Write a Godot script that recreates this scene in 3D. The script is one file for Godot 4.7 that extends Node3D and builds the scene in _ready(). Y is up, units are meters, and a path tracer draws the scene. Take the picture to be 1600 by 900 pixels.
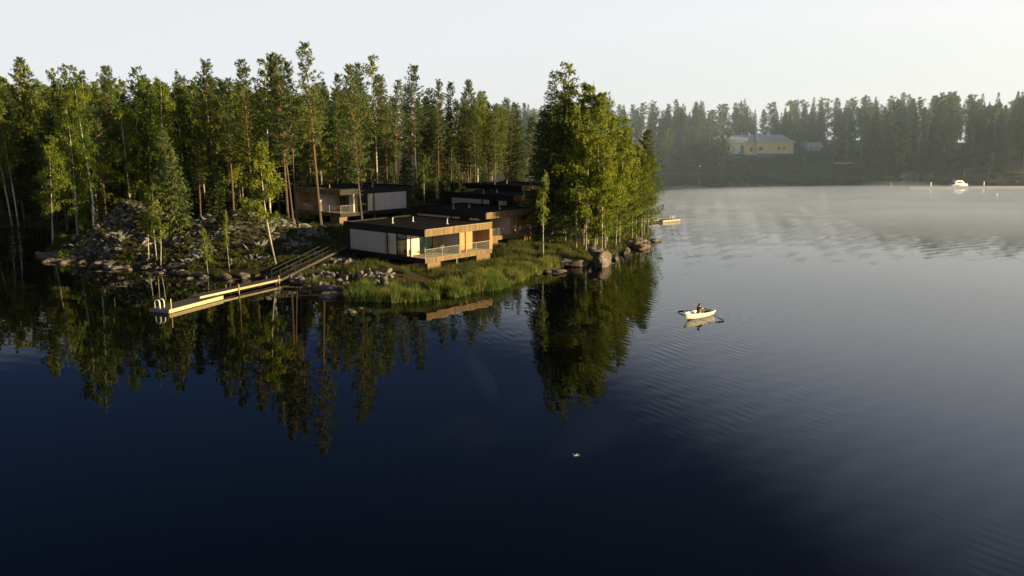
extends Node3D

# ------------------------------------------------------------------ mesh builder
class MB:
	var v := PackedVector3Array()
	var c := PackedColorArray()

	func tri(a: Vector3, b: Vector3, d: Vector3, col: Color) -> void:
		v.append(a); v.append(b); v.append(d)
		c.append(col); c.append(col); c.append(col)

	func quad(a: Vector3, b: Vector3, d: Vector3, e: Vector3, col: Color) -> void:
		tri(a, b, d, col)
		tri(a, d, e, col)

	func box(ctr: Vector3, size: Vector3, bs: Basis, col: Color) -> void:
		var x := bs.x * size.x * 0.5
		var y := bs.y * size.y * 0.5
		var z := bs.z * size.z * 0.5
		var p := [ctr - x - y - z, ctr + x - y - z, ctr + x + y - z, ctr - x + y - z, ctr - x - y + z, ctr + x - y + z, ctr + x + y + z, ctr - x + y + z]
		quad(p[0], p[1], p[2], p[3], col)
		quad(p[5], p[4], p[7], p[6], col)
		quad(p[4], p[0], p[3], p[7], col)
		quad(p[1], p[5], p[6], p[2], col)
		quad(p[3], p[2], p[6], p[7], col)
		quad(p[4], p[5], p[1], p[0], col)

	func span(lo: Vector3, hi: Vector3, col: Color) -> void:
		box((lo + hi) * 0.5, (hi - lo).abs(), Basis(), col)

	func beam(a: Vector3, b: Vector3, w: float, h: float, col: Color) -> void:
		var d := (b - a).normalized()
		var up := Vector3.UP if absf(d.y) < 0.95 else Vector3.RIGHT
		var s := d.cross(up).normalized()
		box((a + b) * 0.5, Vector3(w, h, a.distance_to(b)), Basis(s, s.cross(d).normalized(), d), col)

	func tube(pts: Array, rad: Array, sides: int, cols: Array) -> void:
		var rings := []
		for i in pts.size():
			var d: Vector3 = (pts[mini(i + 1, pts.size() - 1)] - pts[maxi(i - 1, 0)]).normalized()
			var s := d.cross(Vector3(0.31, 0.11, 0.94)).normalized()
			var t := d.cross(s).normalized()
			var ring := PackedVector3Array()
			for k in sides:
				var a := TAU * k / sides
				ring.append(pts[i] + (s * cos(a) + t * sin(a)) * float(rad[i]))
			rings.append(ring)
		for i in pts.size() - 1:
			for k in sides:
				var k2 := (k + 1) % sides
				var ca: Color = cols[mini(i, cols.size() - 1)]
				quad(rings[i][k], rings[i][k2], rings[i + 1][k2], rings[i + 1][k], ca)
		var ce: Color = cols[cols.size() - 1]
		for k in range(1, sides - 1):
			tri(rings[-1][0], rings[-1][k], rings[-1][k + 1], ce)
			tri(rings[0][0], rings[0][k + 1], rings[0][k], cols[0])

	func blob(ctr: Vector3, r: Vector3, nu: int, nv: int, noise: FastNoiseLite, amp: float, freq: float, cols: Callable) -> void:
		var g := []
		for j in nv + 1:
			var th := PI * j / nv
			var row := PackedVector3Array()
			for i in nu:
				var ph := TAU * i / nu
				var d := Vector3(sin(th) * cos(ph), cos(th), sin(th) * sin(ph))
				var q := d * freq + ctr * 0.37
				var k := 1.0 + amp * noise.get_noise_3d(q.x * 60.0, q.y * 60.0, q.z * 60.0) + amp * 0.45 * noise.get_noise_3d(q.x * 170.0, q.y * 170.0, q.z * 170.0)
				row.append(ctr + d * r * k)
			g.append(row)
		for j in nv:
			for i in nu:
				var i2 := (i + 1) % nu
				var a: Vector3 = g[j][i]
				var b: Vector3 = g[j][i2]
				var d2: Vector3 = g[j + 1][i2]
				var e: Vector3 = g[j + 1][i]
				var col: Color = cols.call((a + d2) * 0.5)
				if j > 0:
					tri(a, b, d2, col)
				if j < nv - 1:
					tri(a, d2, e, col)

	func loft(secs: Array, closed: bool, col: Color) -> void:
		for i in secs.size() - 1:
			var n: int = secs[i].size()
			for k in (n if closed else n - 1):
				var k2 := (k + 1) % n
				quad(secs[i][k], secs[i][k2], secs[i + 1][k2], secs[i + 1][k], col)

	func mesh(mat: Material, smooth := false) -> ArrayMesh:
		var arr := []
		arr.resize(Mesh.ARRAY_MAX)
		arr[Mesh.ARRAY_VERTEX] = v
		arr[Mesh.ARRAY_COLOR] = c
		var m := ArrayMesh.new()
		if smooth:
			var st := SurfaceTool.new()
			st.create_from_arrays(arr)
			st.generate_normals()
			m = st.commit()
		else:
			m.add_surface_from_arrays(Mesh.PRIMITIVE_TRIANGLES, arr)
		m.surface_set_material(0, mat)
		return m

# ------------------------------------------------------------------ shared state
var rng := RandomNumberGenerator.new()
var fn := FastNoiseLite.new()
var fn2 := FastNoiseLite.new()
var M := {}
var used := {}
var trees := {}
var LAND := PackedVector2Array()
var CABINS := []          # corner x, corner z, floor height, Lu, Lv, mirrored
var taken := []           # circles no random tree may stand in: Vector3(x, z, r)
const CAB_TURN := 49.5

func g(r: float, gr: float, b: float) -> Color:
	return Color(r, gr, b)

func numbered(called: String) -> String:
	if not used.has(called):
		used[called] = 0
		return called
	used[called] += 1
	return "%s_%03d" % [called, used[called]]

func tag(o: Node3D, label: String, category := "", group := "", kind := "") -> Node3D:
	if label: o.set_meta("label", label)
	if category: o.set_meta("category", category)
	if group: o.set_meta("group", group)
	if kind: o.set_meta("kind", kind)
	return o

func thing(called: String, label: String, category: String, at: Vector3, turn := 0.0, group := "") -> Node3D:
	var o := Node3D.new()
	o.name = numbered(called)
	add_child(o, true)
	o.position = at
	o.rotation.y = turn
	tag(o, label, category, group)
	return o

func part(called: String, mesh: Mesh, parent: Node3D, stuff := false) -> MeshInstance3D:
	var o := MeshInstance3D.new()
	o.mesh = mesh
	if parent == self:
		o.name = numbered(called)
		add_child(o, true)
	else:
		var n := 0
		for ch in parent.get_children():
			if str(ch.name) == called or str(ch.name).begins_with(called + "_0"):
				n += 1
		o.name = called if n == 0 else "%s_%03d" % [called, n]
		parent.add_child(o, true)
	if stuff: o.set_meta("kind", "stuff")
	return o

func single(called: String, mesh: Mesh, label: String, category: String, at: Vector3, turn := 0.0, group := "") -> MeshInstance3D:
	var o := part(called, mesh, self)
	o.position = at
	o.rotation.y = turn
	tag(o, label, category, group)
	return o

func scatter(called: String, mesh: Mesh, places: Array, label: String, category: String) -> void:
	var mm := MultiMesh.new()
	mm.transform_format = MultiMesh.TRANSFORM_3D
	mm.mesh = mesh
	mm.instance_count = places.size()
	for i in places.size():
		mm.set_instance_transform(i, places[i])
	var o := MultiMeshInstance3D.new()
	o.multimesh = mm
	o.name = numbered(called)
	add_child(o, true)
	tag(o, label, category, "", "stuff")

func mat(key: String, rough: float, spec := 0.5) -> StandardMaterial3D:
	var m := StandardMaterial3D.new()
	m.resource_name = key
	m.vertex_color_use_as_albedo = true
	m.roughness = rough
	m.metallic_specular = spec
	m.cull_mode = BaseMaterial3D.CULL_DISABLED
	M[key] = m
	return m

func noise_tex(seed_: int, freq: float, octaves: int, lo: Color, hi: Color, size := 512) -> NoiseTexture2D:
	var n := FastNoiseLite.new()
	n.seed = seed_
	n.frequency = freq
	n.fractal_octaves = octaves
	n.noise_type = FastNoiseLite.TYPE_SIMPLEX_SMOOTH
	var t := NoiseTexture2D.new()
	t.width = size
	t.height = size
	t.seamless = true
	t.noise = n
	var gr := Gradient.new()
	gr.set_color(0, lo)
	gr.set_color(1, hi)
	t.color_ramp = gr
	return t

func tri_map(m: StandardMaterial3D, tex: Texture2D, scale_: Vector3, world: bool) -> void:
	m.albedo_texture = tex
	m.uv1_triplanar = true
	m.uv1_world_triplanar = world
	m.uv1_scale = scale_

func make_materials() -> void:
	mat("plain", 0.75)
	mat("satin", 0.35)
	var me := mat("steel", 0.3)
	me.metallic = 0.9
	var w := mat("wood", 0.7, 0.4)
	tri_map(w, noise_tex(3, 0.02, 4, Color(0.72, 0.7, 0.68), Color(1, 1, 1)), Vector3(2.2, 0.35, 2.2), false)
	var pw := mat("plank_wood", 0.65, 0.4)
	tri_map(pw, noise_tex(4, 0.02, 4, Color(0.7, 0.69, 0.68), Color(1, 1, 1)), Vector3(1.5, 1.5, 1.5), false)
	var rf := mat("roofing", 0.75, 0.3)
	tri_map(rf, noise_tex(5, 0.02, 5, Color(0.6, 0.6, 0.62), Color(1, 1, 1)), Vector3(0.3, 0.3, 0.3), false)
	var bk := mat("bark", 0.9, 0.3)
	tri_map(bk, noise_tex(6, 0.03, 4, Color(0.45, 0.45, 0.45), Color(1, 1, 1)), Vector3(1.2, 0.5, 1.2), false)
	var rk := mat("rock", 0.85, 0.4)
	tri_map(rk, noise_tex(7, 0.02, 5, Color(0.4, 0.4, 0.42), Color(1, 1, 1)), Vector3(0.8, 0.8, 0.8), false)
	rk.heightmap_enabled = true
	rk.heightmap_texture = noise_tex(8, 0.03, 5, Color.BLACK, Color.WHITE)
	rk.heightmap_scale = 6.0
	var gd := mat("ground", 0.95, 0.3)
	tri_map(gd, noise_tex(9, 0.03, 5, Color(0.35, 0.35, 0.35), Color(1, 1, 1), 1024), Vector3(0.22, 0.22, 0.22), true)
	gd.heightmap_enabled = true
	gd.heightmap_texture = noise_tex(10, 0.04, 5, Color.BLACK, Color.WHITE, 1024)
	gd.heightmap_scale = 14.0
	for k in ["needle", "spruce_needle", "birch_leaf", "grass_blade", "needle_1", "spruce_needle_1", "birch_leaf_1", "needle_2", "spruce_needle_2", "birch_leaf_2"]:
		var lf := mat(k, 0.6, 0.35)
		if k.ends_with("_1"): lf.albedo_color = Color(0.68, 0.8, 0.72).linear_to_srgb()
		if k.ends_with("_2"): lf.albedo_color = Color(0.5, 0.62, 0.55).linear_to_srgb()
		lf.backlight_enabled = true
		lf.backlight = Color(0.45, 0.45, 0.45) if k.contains("needle") else Color(1.0, 1.0, 0.8)
	var gl := mat("pane", 0.03, 0.5)
	gl.vertex_color_use_as_albedo = false
	gl.transparency = BaseMaterial3D.TRANSPARENCY_ALPHA
	gl.albedo_color = Color(0.75, 0.8, 0.8, 0.025)
	gl.metallic_specular = 0.35
	var dg := mat("dark_pane", 0.04, 0.6)
	dg.vertex_color_use_as_albedo = false
	dg.transparency = BaseMaterial3D.TRANSPARENCY_ALPHA
	dg.albedo_color = Color(0.1, 0.16, 0.17, 0.45)

# ------------------------------------------------------------------ land
func shore_d(x: float, z: float) -> float:
	var p := Vector2(x, z)
	var best := 1e9
	var inside := false
	var n := LAND.size()
	var a := LAND[n - 1]
	for i in n:
		var b := LAND[i]
		var ab := b - a
		var t := clampf((p - a).dot(ab) / ab.length_squared(), 0.0, 1.0)
		best = minf(best, (a + ab * t).distance_squared_to(p))
		if (a.y > z) != (b.y > z) and x < (b.x - a.x) * (z - a.y) / (b.y - a.y) + a.x:
			inside = not inside
		a = b
	return sqrt(best) if inside else -sqrt(best)

func cab_local(cb: Array, x: float, z: float) -> Vector2:
	# (along u, along v) of a point in a cabin's own axes
	var th := deg_to_rad(CAB_TURN)
	var dx: float = x - cb[0]
	var dz: float = z - cb[1]
	var b := dx * cos(th) - dz * sin(th)
	var a := -(dx * sin(th) + dz * cos(th))
	return Vector2(b, a) if cb[5] else Vector2(a, b)

func bump(x: float, z: float, cx: float, cz: float, s: float) -> float:
	return exp(-((x - cx) * (x - cx) + (z - cz) * (z - cz)) / (2.0 * s * s))

func hill(x: float, z: float) -> float:
	return 5.2 * bump(x, z, -48.5, -100.5, 3.8) + 3.9 * bump(x, z, -36.0, -100.5, 5.6) + 2.0 * bump(x, z, -28.0, -97.0, 4.6)

func ground(x: float, z: float) -> float:
	var d := shore_d(x, z)
	if d < 0.0:
		return maxf(-3.0, d * 0.4) - 0.03 + 0.12 * fn.get_noise_2d(x * 9.0, z * 9.0) * clampf(1.0 + d * 0.3, 0.0, 1.0)
	var h := 0.0
	if z > -250.0:
		h = 0.05 + 0.13 * minf(d, 14.0) + 0.11 * clampf(d - 14.0, 0.0, 22.0) + 0.02 * clampf(d - 36.0, 0.0, 60.0)
		h += 0.25 * fn.get_noise_2d(x * 4.0, z * 4.0) * minf(d * 0.3, 1.0)
		var hl := hill(x, z)
		if hl > 0.1:
			var k := clampf(hl * 0.5, 0.0, 1.0) * clampf(d * 0.25, 0.0, 1.0)
			h = maxf(h, 0.3 + hl + 0.35 * h) * clampf(d * 0.4, 0.35, 1.0)
			h += k * (0.55 * absf(fn.get_noise_2d(x * 14.0, z * 14.0)) + 0.4 * fn2.get_noise_2d(x * 30.0, z * 30.0))
	else:
		h = 0.1 + 0.26 * minf(d, 26.0) + 0.06 * clampf(d - 26.0, 0.0, 120.0) + 0.5 * fn.get_noise_2d(x, z) * minf(d * 0.2, 1.0)
	if z > -160.0:
		for cb in CABINS:
			var q := cab_local(cb, x, z)
			var o := maxf(maxf(-q.x, q.x - float(cb[3])), maxf(-q.y, q.y - float(cb[4])))
			if o < 4.0:
				var top: float = cb[2] - 0.95
				h = lerpf(minf(h, top), h, smoothstep(0.8, 4.0, o))
	return h

func on(x: float, z: float, up := 0.0) -> Vector3:
	return Vector3(x, ground(x, z) + up, z)

func is_free(x: float, z: float, m: float) -> bool:
	for t in taken:
		if Vector2(x - t.x, z - t.y).length() < t.z + m:
			return false
	if z > -175.0:
		for cb in CABINS:
			var q := cab_local(cb, x, z)
			if q.x > -m and q.x < cb[3] + m and q.y > -m and q.y < cb[4] + m:
				return false
	return true

func ground_color(x: float, z: float, d: float, h: float) -> Color:
	var n := fn.get_noise_2d(x * 12.0, z * 12.0)
	var n2 := fn2.get_noise_2d(x * 22.0, z * 22.0)
	var moss := g(0.055, 0.06, 0.022).lerp(g(0.085, 0.06, 0.03), clampf(0.5 + n, 0.0, 1.0))
	var col := moss
	if z > -180.0:
		var hl := hill(x, z)
		if hl > 0.6:
			var rockc := g(0.1, 0.105, 0.085).lerp(g(0.26, 0.27, 0.24), clampf(0.5 + n2 * 1.4, 0.0, 1.0))
			var k := clampf((hl - 0.6) * 0.8, 0.0, 1.0) * smoothstep(-0.25, 0.15, n + 0.5 * n2)
			col = col.lerp(rockc, k)
		elif d < 16.0 and x > -24.0:
			col = g(0.075, 0.085, 0.028).lerp(g(0.13, 0.09, 0.04), clampf(0.4 + n * 1.4, 0.0, 1.0))
		# gravel yard and path between the cabins
		var pth := minf(Vector2((x + 10.5) / 3.4, (z + 122.0) / 9.0).length(), Vector2((x + 8.0) / 5.5, (z + 134.0) / 6.0).length())
		col = col.lerp(g(0.32, 0.25, 0.2), 1.0 - smoothstep(0.75, 1.05, pth + 0.25 * n))
		if d < 1.4:
			col = col.lerp(g(0.11, 0.095, 0.08), 1.0 - smoothstep(0.3, 1.4, d))
	else:
		var lawn := Vector2((x - 118.0) / 26.0, (z + 318.0) / 14.0).length()
		col = col.lerp(g(0.07, 0.12, 0.03), 1.0 - smoothstep(0.7, 1.1, lawn + 0.3 * n))
		var yard := Vector2((x - 180.0) / 20.0, (z + 279.0) / 5.0).length()
		col = col.lerp(g(0.24, 0.22, 0.19), 1.0 - smoothstep(0.8, 1.05, yard + 0.2 * n))
		if d < 3.0:
			col = col.lerp(g(0.16, 0.15, 0.13), 0.7)
	return col

func terrain(called: String, x0: float, x1: float, z0: float, z1: float, step: float) -> void:
	var nx := int((x1 - x0) / step)
	var nz := int((z1 - z0) / step)
	var vs := PackedVector3Array()
	var cs := PackedColorArray()
	var idx := PackedInt32Array()
	for j in nz + 1:
		for i in nx + 1:
			var x := x0 + i * step
			var z := z0 + j * step
			var h := ground(x, z)
			vs.append(Vector3(x, h, z))
			cs.append(ground_color(x, z, maxf(h * 4.0, 0.0) if h < 0.5 else 4.0 + h * 3.0, h))
	for j in nz:
		for i in nx:
			var a := j * (nx + 1) + i
			if vs[a].y < -1.5 and vs[a + 1].y < -1.5 and vs[a + nx + 1].y < -1.5 and vs[a + nx + 2].y < -1.5:
				continue
			for k in [a, a + 1, a + nx + 2, a, a + nx + 2, a + nx + 1]:
				idx.append(k)
	var arr := []
	arr.resize(Mesh.ARRAY_MAX)
	arr[Mesh.ARRAY_VERTEX] = vs
	arr[Mesh.ARRAY_COLOR] = cs
	arr[Mesh.ARRAY_INDEX] = idx
	var st := SurfaceTool.new()
	st.create_from_arrays(arr)
	st.generate_normals()
	var m := st.commit()
	m.surface_set_material(0, M.ground)
	var o := part(called, m, self)
	tag(o, "", "", "", "structure")

func ripple_map(n: int, tile: float, open: bool) -> ImageTexture:
	# wave numbers are whole multiples of the tile so that it repeats without a seam
	var data := PackedByteArray()
	data.resize(n * n * 3)
	var w := TAU / tile
	var small := [[143, -93, 1.0], [171, -86, 0.8], [120, -118, 0.8], [205, -140, 0.6]]
	var slow := [[31, 57, 1.0], [-23, 71, 0.9], [47, 38, 0.7]]
	for j in n:
		var z := float(j) / n * tile
		for i in n:
			var x := float(i) / n * tile          # world x = x - 58
			var east := 1.5 if open else 1.5 * smoothstep(48.0, 100.0, x) * (1.0 - smoothstep(114.0, 119.0, x))
			var patch := 0.6 + 0.25 * sin(w * (3.0 * x + 5.0 * z) + 1.7 * sin(w * (4.0 * x - 3.0 * z))) + 0.2 * sin(w * (11.0 * x - 7.0 * z) + 2.0 * sin(w * (6.0 * x + 8.0 * z)))
			var ax := 0.0
			var az := 0.0
			for s in slow:
				var cc: float = cos(w * (s[0] * x + s[1] * z)) * s[2] * 0.0011
				ax += cc * s[0] * 0.022
				az += cc * s[1] * 0.022
			if east > 0.0:
				var e := east * patch
				for s in small:
					var cc: float = cos(w * (s[0] * x + s[1] * z) + 1.6 * sin(w * (7.0 * x + 9.0 * z)) + 1.1 * sin(w * (17.0 * x - 11.0 * z))) * s[2] * e
					ax += cc * 0.027
					az -= cc * 0.017
			if not open: # rings that spread from the rowing boat and its oars
				var bx := x - 73.5
				var bz := z - 55.0
				var r := sqrt(bx * bx + bz * bz)
				if r < 11.0 and r > 0.4:
					var lean := clampf(0.35 + 0.65 * (bx * 0.6 - bz * 0.8) / r, 0.0, 1.0)
					var q := 0.05 * lean * exp(-r / 4.0) * cos(r * 6.5)
					ax += q * bx / r
					az += q * bz / r
			var o := (j * n + i) * 3
			data[o] = clampi(int(127.5 + ax * 1270.0), 0, 255)
			data[o + 1] = clampi(int(127.5 + az * 1270.0), 0, 255)
			data[o + 2] = 255
	return ImageTexture.create_from_image(Image.create_from_data(n, n, false, Image.FORMAT_RGB8, data))

func water() -> void:
	# calm in the lee of the point, wind ripples on the open lake to the east
	var tile := 120.0
	for q in [[-420.0, 45.0, 1536, false], [45.0, 420.0, 1024, true]]:
		var map := ripple_map(q[2], tile, q[3])
		# the breeze strengthens away from the lee shore
		for b in [[60.0, -72.0, 0.1], [-72.0, -80.0, 0.112], [-80.0, -88.0, 0.125], [-88.0, -96.0, 0.14], [-96.0, -104.0, 0.155], [-104.0, -114.0, 0.17], [-114.0, -128.0, 0.19], [-128.0, -640.0, 0.21]]:
			var m := StandardMaterial3D.new()
			m.resource_name = "lake_water"
			m.albedo_color = g(0.0008, 0.0013, 0.002).linear_to_srgb()
			m.roughness = 0.015
			m.metallic_specular = 0.34
			m.normal_enabled = true
			m.normal_texture = map
			m.normal_scale = b[2]
			var arr := []
			arr.resize(Mesh.ARRAY_MAX)
			var vs := PackedVector3Array([Vector3(q[0], 0, b[1]), Vector3(q[1], 0, b[1]), Vector3(q[1], 0, b[0]), Vector3(q[0], 0, b[0])])
			var uv := PackedVector2Array()
			for p in vs:
				uv.append(Vector2((p.x + 58.0) / tile, (p.z + 120.0) / tile))
			arr[Mesh.ARRAY_VERTEX] = vs
			arr[Mesh.ARRAY_NORMAL] = PackedVector3Array([Vector3.UP, Vector3.UP, Vector3.UP, Vector3.UP])
			arr[Mesh.ARRAY_TEX_UV] = uv
			arr[Mesh.ARRAY_INDEX] = PackedInt32Array([0, 1, 2, 0, 2, 3])
			var me := ArrayMesh.new()
			me.add_surface_from_arrays(Mesh.PRIMITIVE_TRIANGLES, arr)
			me.surface_set_material(0, m)
			tag(part("lake", me, self), "", "", "", "structure")

# ------------------------------------------------------------------ trees
func leaf(mb: MB, p: Vector3, d: Vector3, len_: float, wid: float, col: Color) -> void:
	var s := d.cross(Vector3(rng.randf() - 0.5, rng.randf() - 0.5, rng.randf() - 0.5)).normalized() * wid * 0.5
	mb.tri(p - s, p + s, p + d * len_, col)

func rdir() -> Vector3:
	return Vector3(rng.randfn(), rng.randfn(), rng.randfn()).normalized()

func trunk_pts(h: float, bend: float, n: int) -> Array:
	var pts := []
	var a := rng.randf() * TAU
	var b := rng.randf() * TAU
	for i in n + 1:
		var t := float(i) / n
		var o := bend * (sin(t * 3.0 + a) - sin(a)) * t
		pts.append(Vector3(o * cos(b), t * h, o * sin(b)))
	return pts

func at_h(pts: Array, h: float, y: float) -> Vector3:
	var f := clampf(y / h, 0.0, 0.9999) * (pts.size() - 1)
	var i := int(f)
	return (pts[i] as Vector3).lerp(pts[i + 1], f - i)

func pine_tree(h: float, start: float, wide: float, sparse: float) -> Array:
	var tk := MB.new()
	var cr := MB.new()
	var pts := trunk_pts(h, 0.45, 10)
	var rad := []
	var cols := []
	var r0 := h * 0.0082
	for i in 11:
		var t := i / 10.0
		rad.append(r0 * (1.0 - t * 0.9) * (1.35 if i == 0 else 1.0))
		cols.append(g(0.14, 0.105, 0.08).lerp(g(0.27, 0.15, 0.075), smoothstep(0.15, 0.5, t)))
	tk.tube(pts, rad, 7, cols)
	# dead snags under the crown
	for i in 14:
		var y := h * (start - 0.3 + 0.32 * rng.randf())
		var p := at_h(pts, h, y)
		var a := rng.randf() * TAU
		var d := Vector3(cos(a), rng.randf_range(-0.25, 0.25), sin(a))
		tk.tube([p, p + d * rng.randf_range(0.5, 1.6)], [0.03, 0.012], 3, [g(0.2, 0.16, 0.12)])
	var y2 := h * start
	while y2 < h - 0.2:
		var t := (y2 - h * start) / (h * (1.0 - start))
		var full := wide * (0.5 + 0.5 * smoothstep(0.0, 0.3, t)) * pow(1.0 - t, 0.48) * rng.randf_range(0.75, 1.15) + 0.25
		var nb := 4 + rng.randi() % 2
		var a0 := rng.randf() * TAU
		for k in nb:
			if rng.randf() < sparse:
				continue
			var a := a0 + TAU * k / nb + rng.randf_range(-0.35, 0.35)
			var L := full * rng.randf_range(0.55, 1.15)
			var p := at_h(pts, h, y2 + rng.randf_range(-0.2, 0.2))
			var el := lerpf(0.02, 0.75, t) + rng.randf_range(-0.12, 0.2)
			var d := Vector3(cos(a) * cos(el), sin(el), sin(a) * cos(el))
			var side := Vector3(-sin(a), 0, cos(a))
			var tip := p + d * L + Vector3.UP * L * 0.1
			tk.tube([p, p.lerp(tip, 0.55) - Vector3.UP * 0.04 * L, tip], [0.018 + L * 0.012, 0.018, 0.008], 3, [g(0.3, 0.16, 0.075)])
			var tone := rng.randf()
			var col := g(0.04, 0.07, 0.024).lerp(g(0.095, 0.125, 0.036), tone)
			var nt := 4 + int(L * 3.6)
			for q in nt:
				var s := 0.3 + 0.75 * (q + rng.randf()) / nt
				var off := side * rng.randf_range(-0.32, 0.32) * L * (1.15 - absf(s - 0.75)) + Vector3.UP * rng.randf_range(-0.08, 0.16)
				var cpt := p.lerp(tip, s) + off
				for z in 9:
					var dd := (rdir() + Vector3.UP * 0.45 + d * 0.4).normalized()
					leaf(cr, cpt + rdir() * 0.09, dd, rng.randf_range(0.17, 0.36), 0.1, col * rng.randf_range(0.8, 1.25))
		y2 += rng.randf_range(0.38, 0.62)
	return [tk.mesh(M.bark), cr.mesh(M.needle)]

func spruce_tree(h: float, start: float, wide: float) -> Array:
	var tk := MB.new()
	var cr := MB.new()
	var pts := trunk_pts(h, 0.12, 8)
	var rad := []
	for i in 9:
		rad.append(h * 0.009 * (1.0 - i / 8.0 * 0.95) * (1.3 if i == 0 else 1.0))
	tk.tube(pts, rad, 7, [g(0.15, 0.11, 0.085)])
	var y := h * start
	while y < h - 0.1:
		var t := (y - h * start) / (h * (1.0 - start))
		var full := wide * pow(1.0 - t, 0.85) * (0.75 + 0.25 * smoothstep(0.0, 0.2, t)) + 0.12
		var nb := 6 if t < 0.8 else 4
		var a0 := rng.randf() * TAU
		for k in nb:
			if rng.randf() < 0.08:
				continue
			var a := a0 + TAU * k / nb + rng.randf_range(-0.3, 0.3)
			var L := full * rng.randf_range(0.7, 1.15)
			var p := at_h(pts, h, y + rng.randf_range(-0.15, 0.15))
			var droop := lerpf(-0.35, 0.6, t * t)
			var d := Vector3(cos(a), droop, sin(a)).normalized()
			var side := Vector3(-sin(a), 0, cos(a))
			var tip := p + d * L + Vector3.UP * L * 0.13
			var mid := p.lerp(tip, 0.55) - Vector3.UP * L * 0.09
			tk.tube([p, mid, tip], [0.015 + L * 0.009, 0.015, 0.006], 3, [g(0.14, 0.1, 0.075)])
			var col := g(0.03, 0.05, 0.016).lerp(g(0.07, 0.09, 0.024), rng.randf())
			var n := 4 + int(L * 7.0)
			for q in n:
				var s := 0.12 + 0.9 * (q + rng.randf()) / n
				var c0 := p.lerp(mid, s * 2.0) if s < 0.5 else mid.lerp(tip, s * 2.0 - 1.0)
				var sd := 1.0 if q % 2 == 0 else -1.0
				var sp := (side * sd * rng.randf_range(0.5, 1.0) + d * 0.6 - Vector3.UP * rng.randf_range(0.1, 0.8)).normalized()
				var sl := rng.randf_range(0.25, 0.5) * (0.5 + 0.5 * minf(L, 1.5))
				for z in 3:
					leaf(cr, c0 + sp * sl * 0.3 * z, (sp + rdir() * 0.45).normalized(), sl * 0.75, 0.13, col * rng.randf_range(0.8, 1.25))
		y += rng.randf_range(0.3, 0.45) * (1.0 if h > 10.0 else 0.7)
	for q in 14:
		leaf(cr, pts[8] - Vector3.UP * rng.randf() * 0.7, (Vector3.UP + rdir() * 0.5).normalized(), 0.4, 0.09, g(0.03, 0.055, 0.022))
	return [tk.mesh(M.bark), cr.mesh(M.spruce_needle)]

func birch_tree(h: float, start: float, wide: float, dens: float) -> Array:
	var tk := MB.new()
	var cr := MB.new()
	var pts := trunk_pts(h, 0.5, 12)
	var rad := []
	var cols := []
	for i in 13:
		var t := i / 12.0
		rad.append(h * 0.0068 * (1.0 - t * 0.93) * (1.3 if i == 0 else 1.0) + 0.008)
		var white := g(0.62, 0.6, 0.54)
		cols.append(white if (i * 7 + int(h)) % 5 > 0 else g(0.32, 0.3, 0.27))
	cols[0] = g(0.3, 0.27, 0.23)
	tk.tube(pts, rad, 7, cols)
	# dark scars on the bark
	for i in 26:
		var p := at_h(pts, h, h * rng.randf_range(0.03, 0.7))
		var a := rng.randf() * TAU
		var r := h * 0.0068 * (1.0 - p.y / h * 0.93) + 0.012
		tk.box(p + Vector3(cos(a), 0, sin(a)) * r * 0.9, Vector3(0.1, 0.09, 0.1), Basis(Vector3.UP, a), g(0.05, 0.045, 0.04))
	var nl := int(h * 2.3)
	for i in nl:
		var t := pow((i + rng.randf()) / nl, 0.9)
		var y := h * (start + (0.97 - start) * t)
		var L := wide * (0.5 + 0.5 * smoothstep(0.0, 0.25, t)) * pow(1.0 - t * 0.93, 0.5) * rng.randf_range(0.6, 1.15)
		var p := at_h(pts, h, y)
		var a := rng.randf() * TAU
		var el := rng.randf_range(0.55, 1.0)
		var d := Vector3(cos(a) * cos(el), sin(el), sin(a) * cos(el))
		var flat := Vector3(cos(a), 0, sin(a))
		var tip := p + d * L * 0.75 + flat * L * 0.35
		var mid := p + d * L * 0.5
		tk.tube([p, mid, tip], [0.02 + L * 0.008, 0.018, 0.006], 3, [g(0.2, 0.16, 0.13)])
		var tone := rng.randf()
		var col := g(0.085, 0.13, 0.018).lerp(g(0.2, 0.225, 0.026), tone)
		var ntw := int((4.0 + L * 4.2) * dens)
		for q in ntw:
			var s := 0.2 + 0.85 * (q + rng.randf()) / ntw
			var c0 := p.lerp(mid, s * 2.0) if s < 0.5 else mid.lerp(tip, s * 2.0 - 1.0)
			var out := (rdir() * Vector3(1, 0.3, 1) + flat * 0.5).normalized()
			var tl := rng.randf_range(0.5, 1.5) * minf(1.0, 0.35 + L * 0.3)
			var nlv := 5 + int(tl * 6.0)
			for z in nlv:
				var f := float(z) / nlv
				var lp := c0 + out * tl * 0.55 * sqrt(f) - Vector3.UP * tl * 0.85 * f * f + rdir() * 0.09
				leaf(cr, lp, (rdir() - Vector3.UP * 0.5).normalized(), rng.randf_range(0.15, 0.27), 0.17, col * rng.randf_range(0.75, 1.3))
	return [tk.mesh(M.bark), cr.mesh(M.birch_leaf)]

func bush_mesh(r: float, n: int, lo: Color, hi: Color) -> ArrayMesh:
	var mb := MB.new()
	for i in n:
		var d := rdir()
		d.y = absf(d.y)
		var p := d * r * pow(rng.randf(), 0.4) * Vector3(1, 0.75, 1)
		leaf(mb, p, (d + rdir()).normalized(), rng.randf_range(0.12, 0.26), 0.12, lo.lerp(hi, rng.randf()))
	return mb.mesh(M.birch_leaf)

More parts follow.
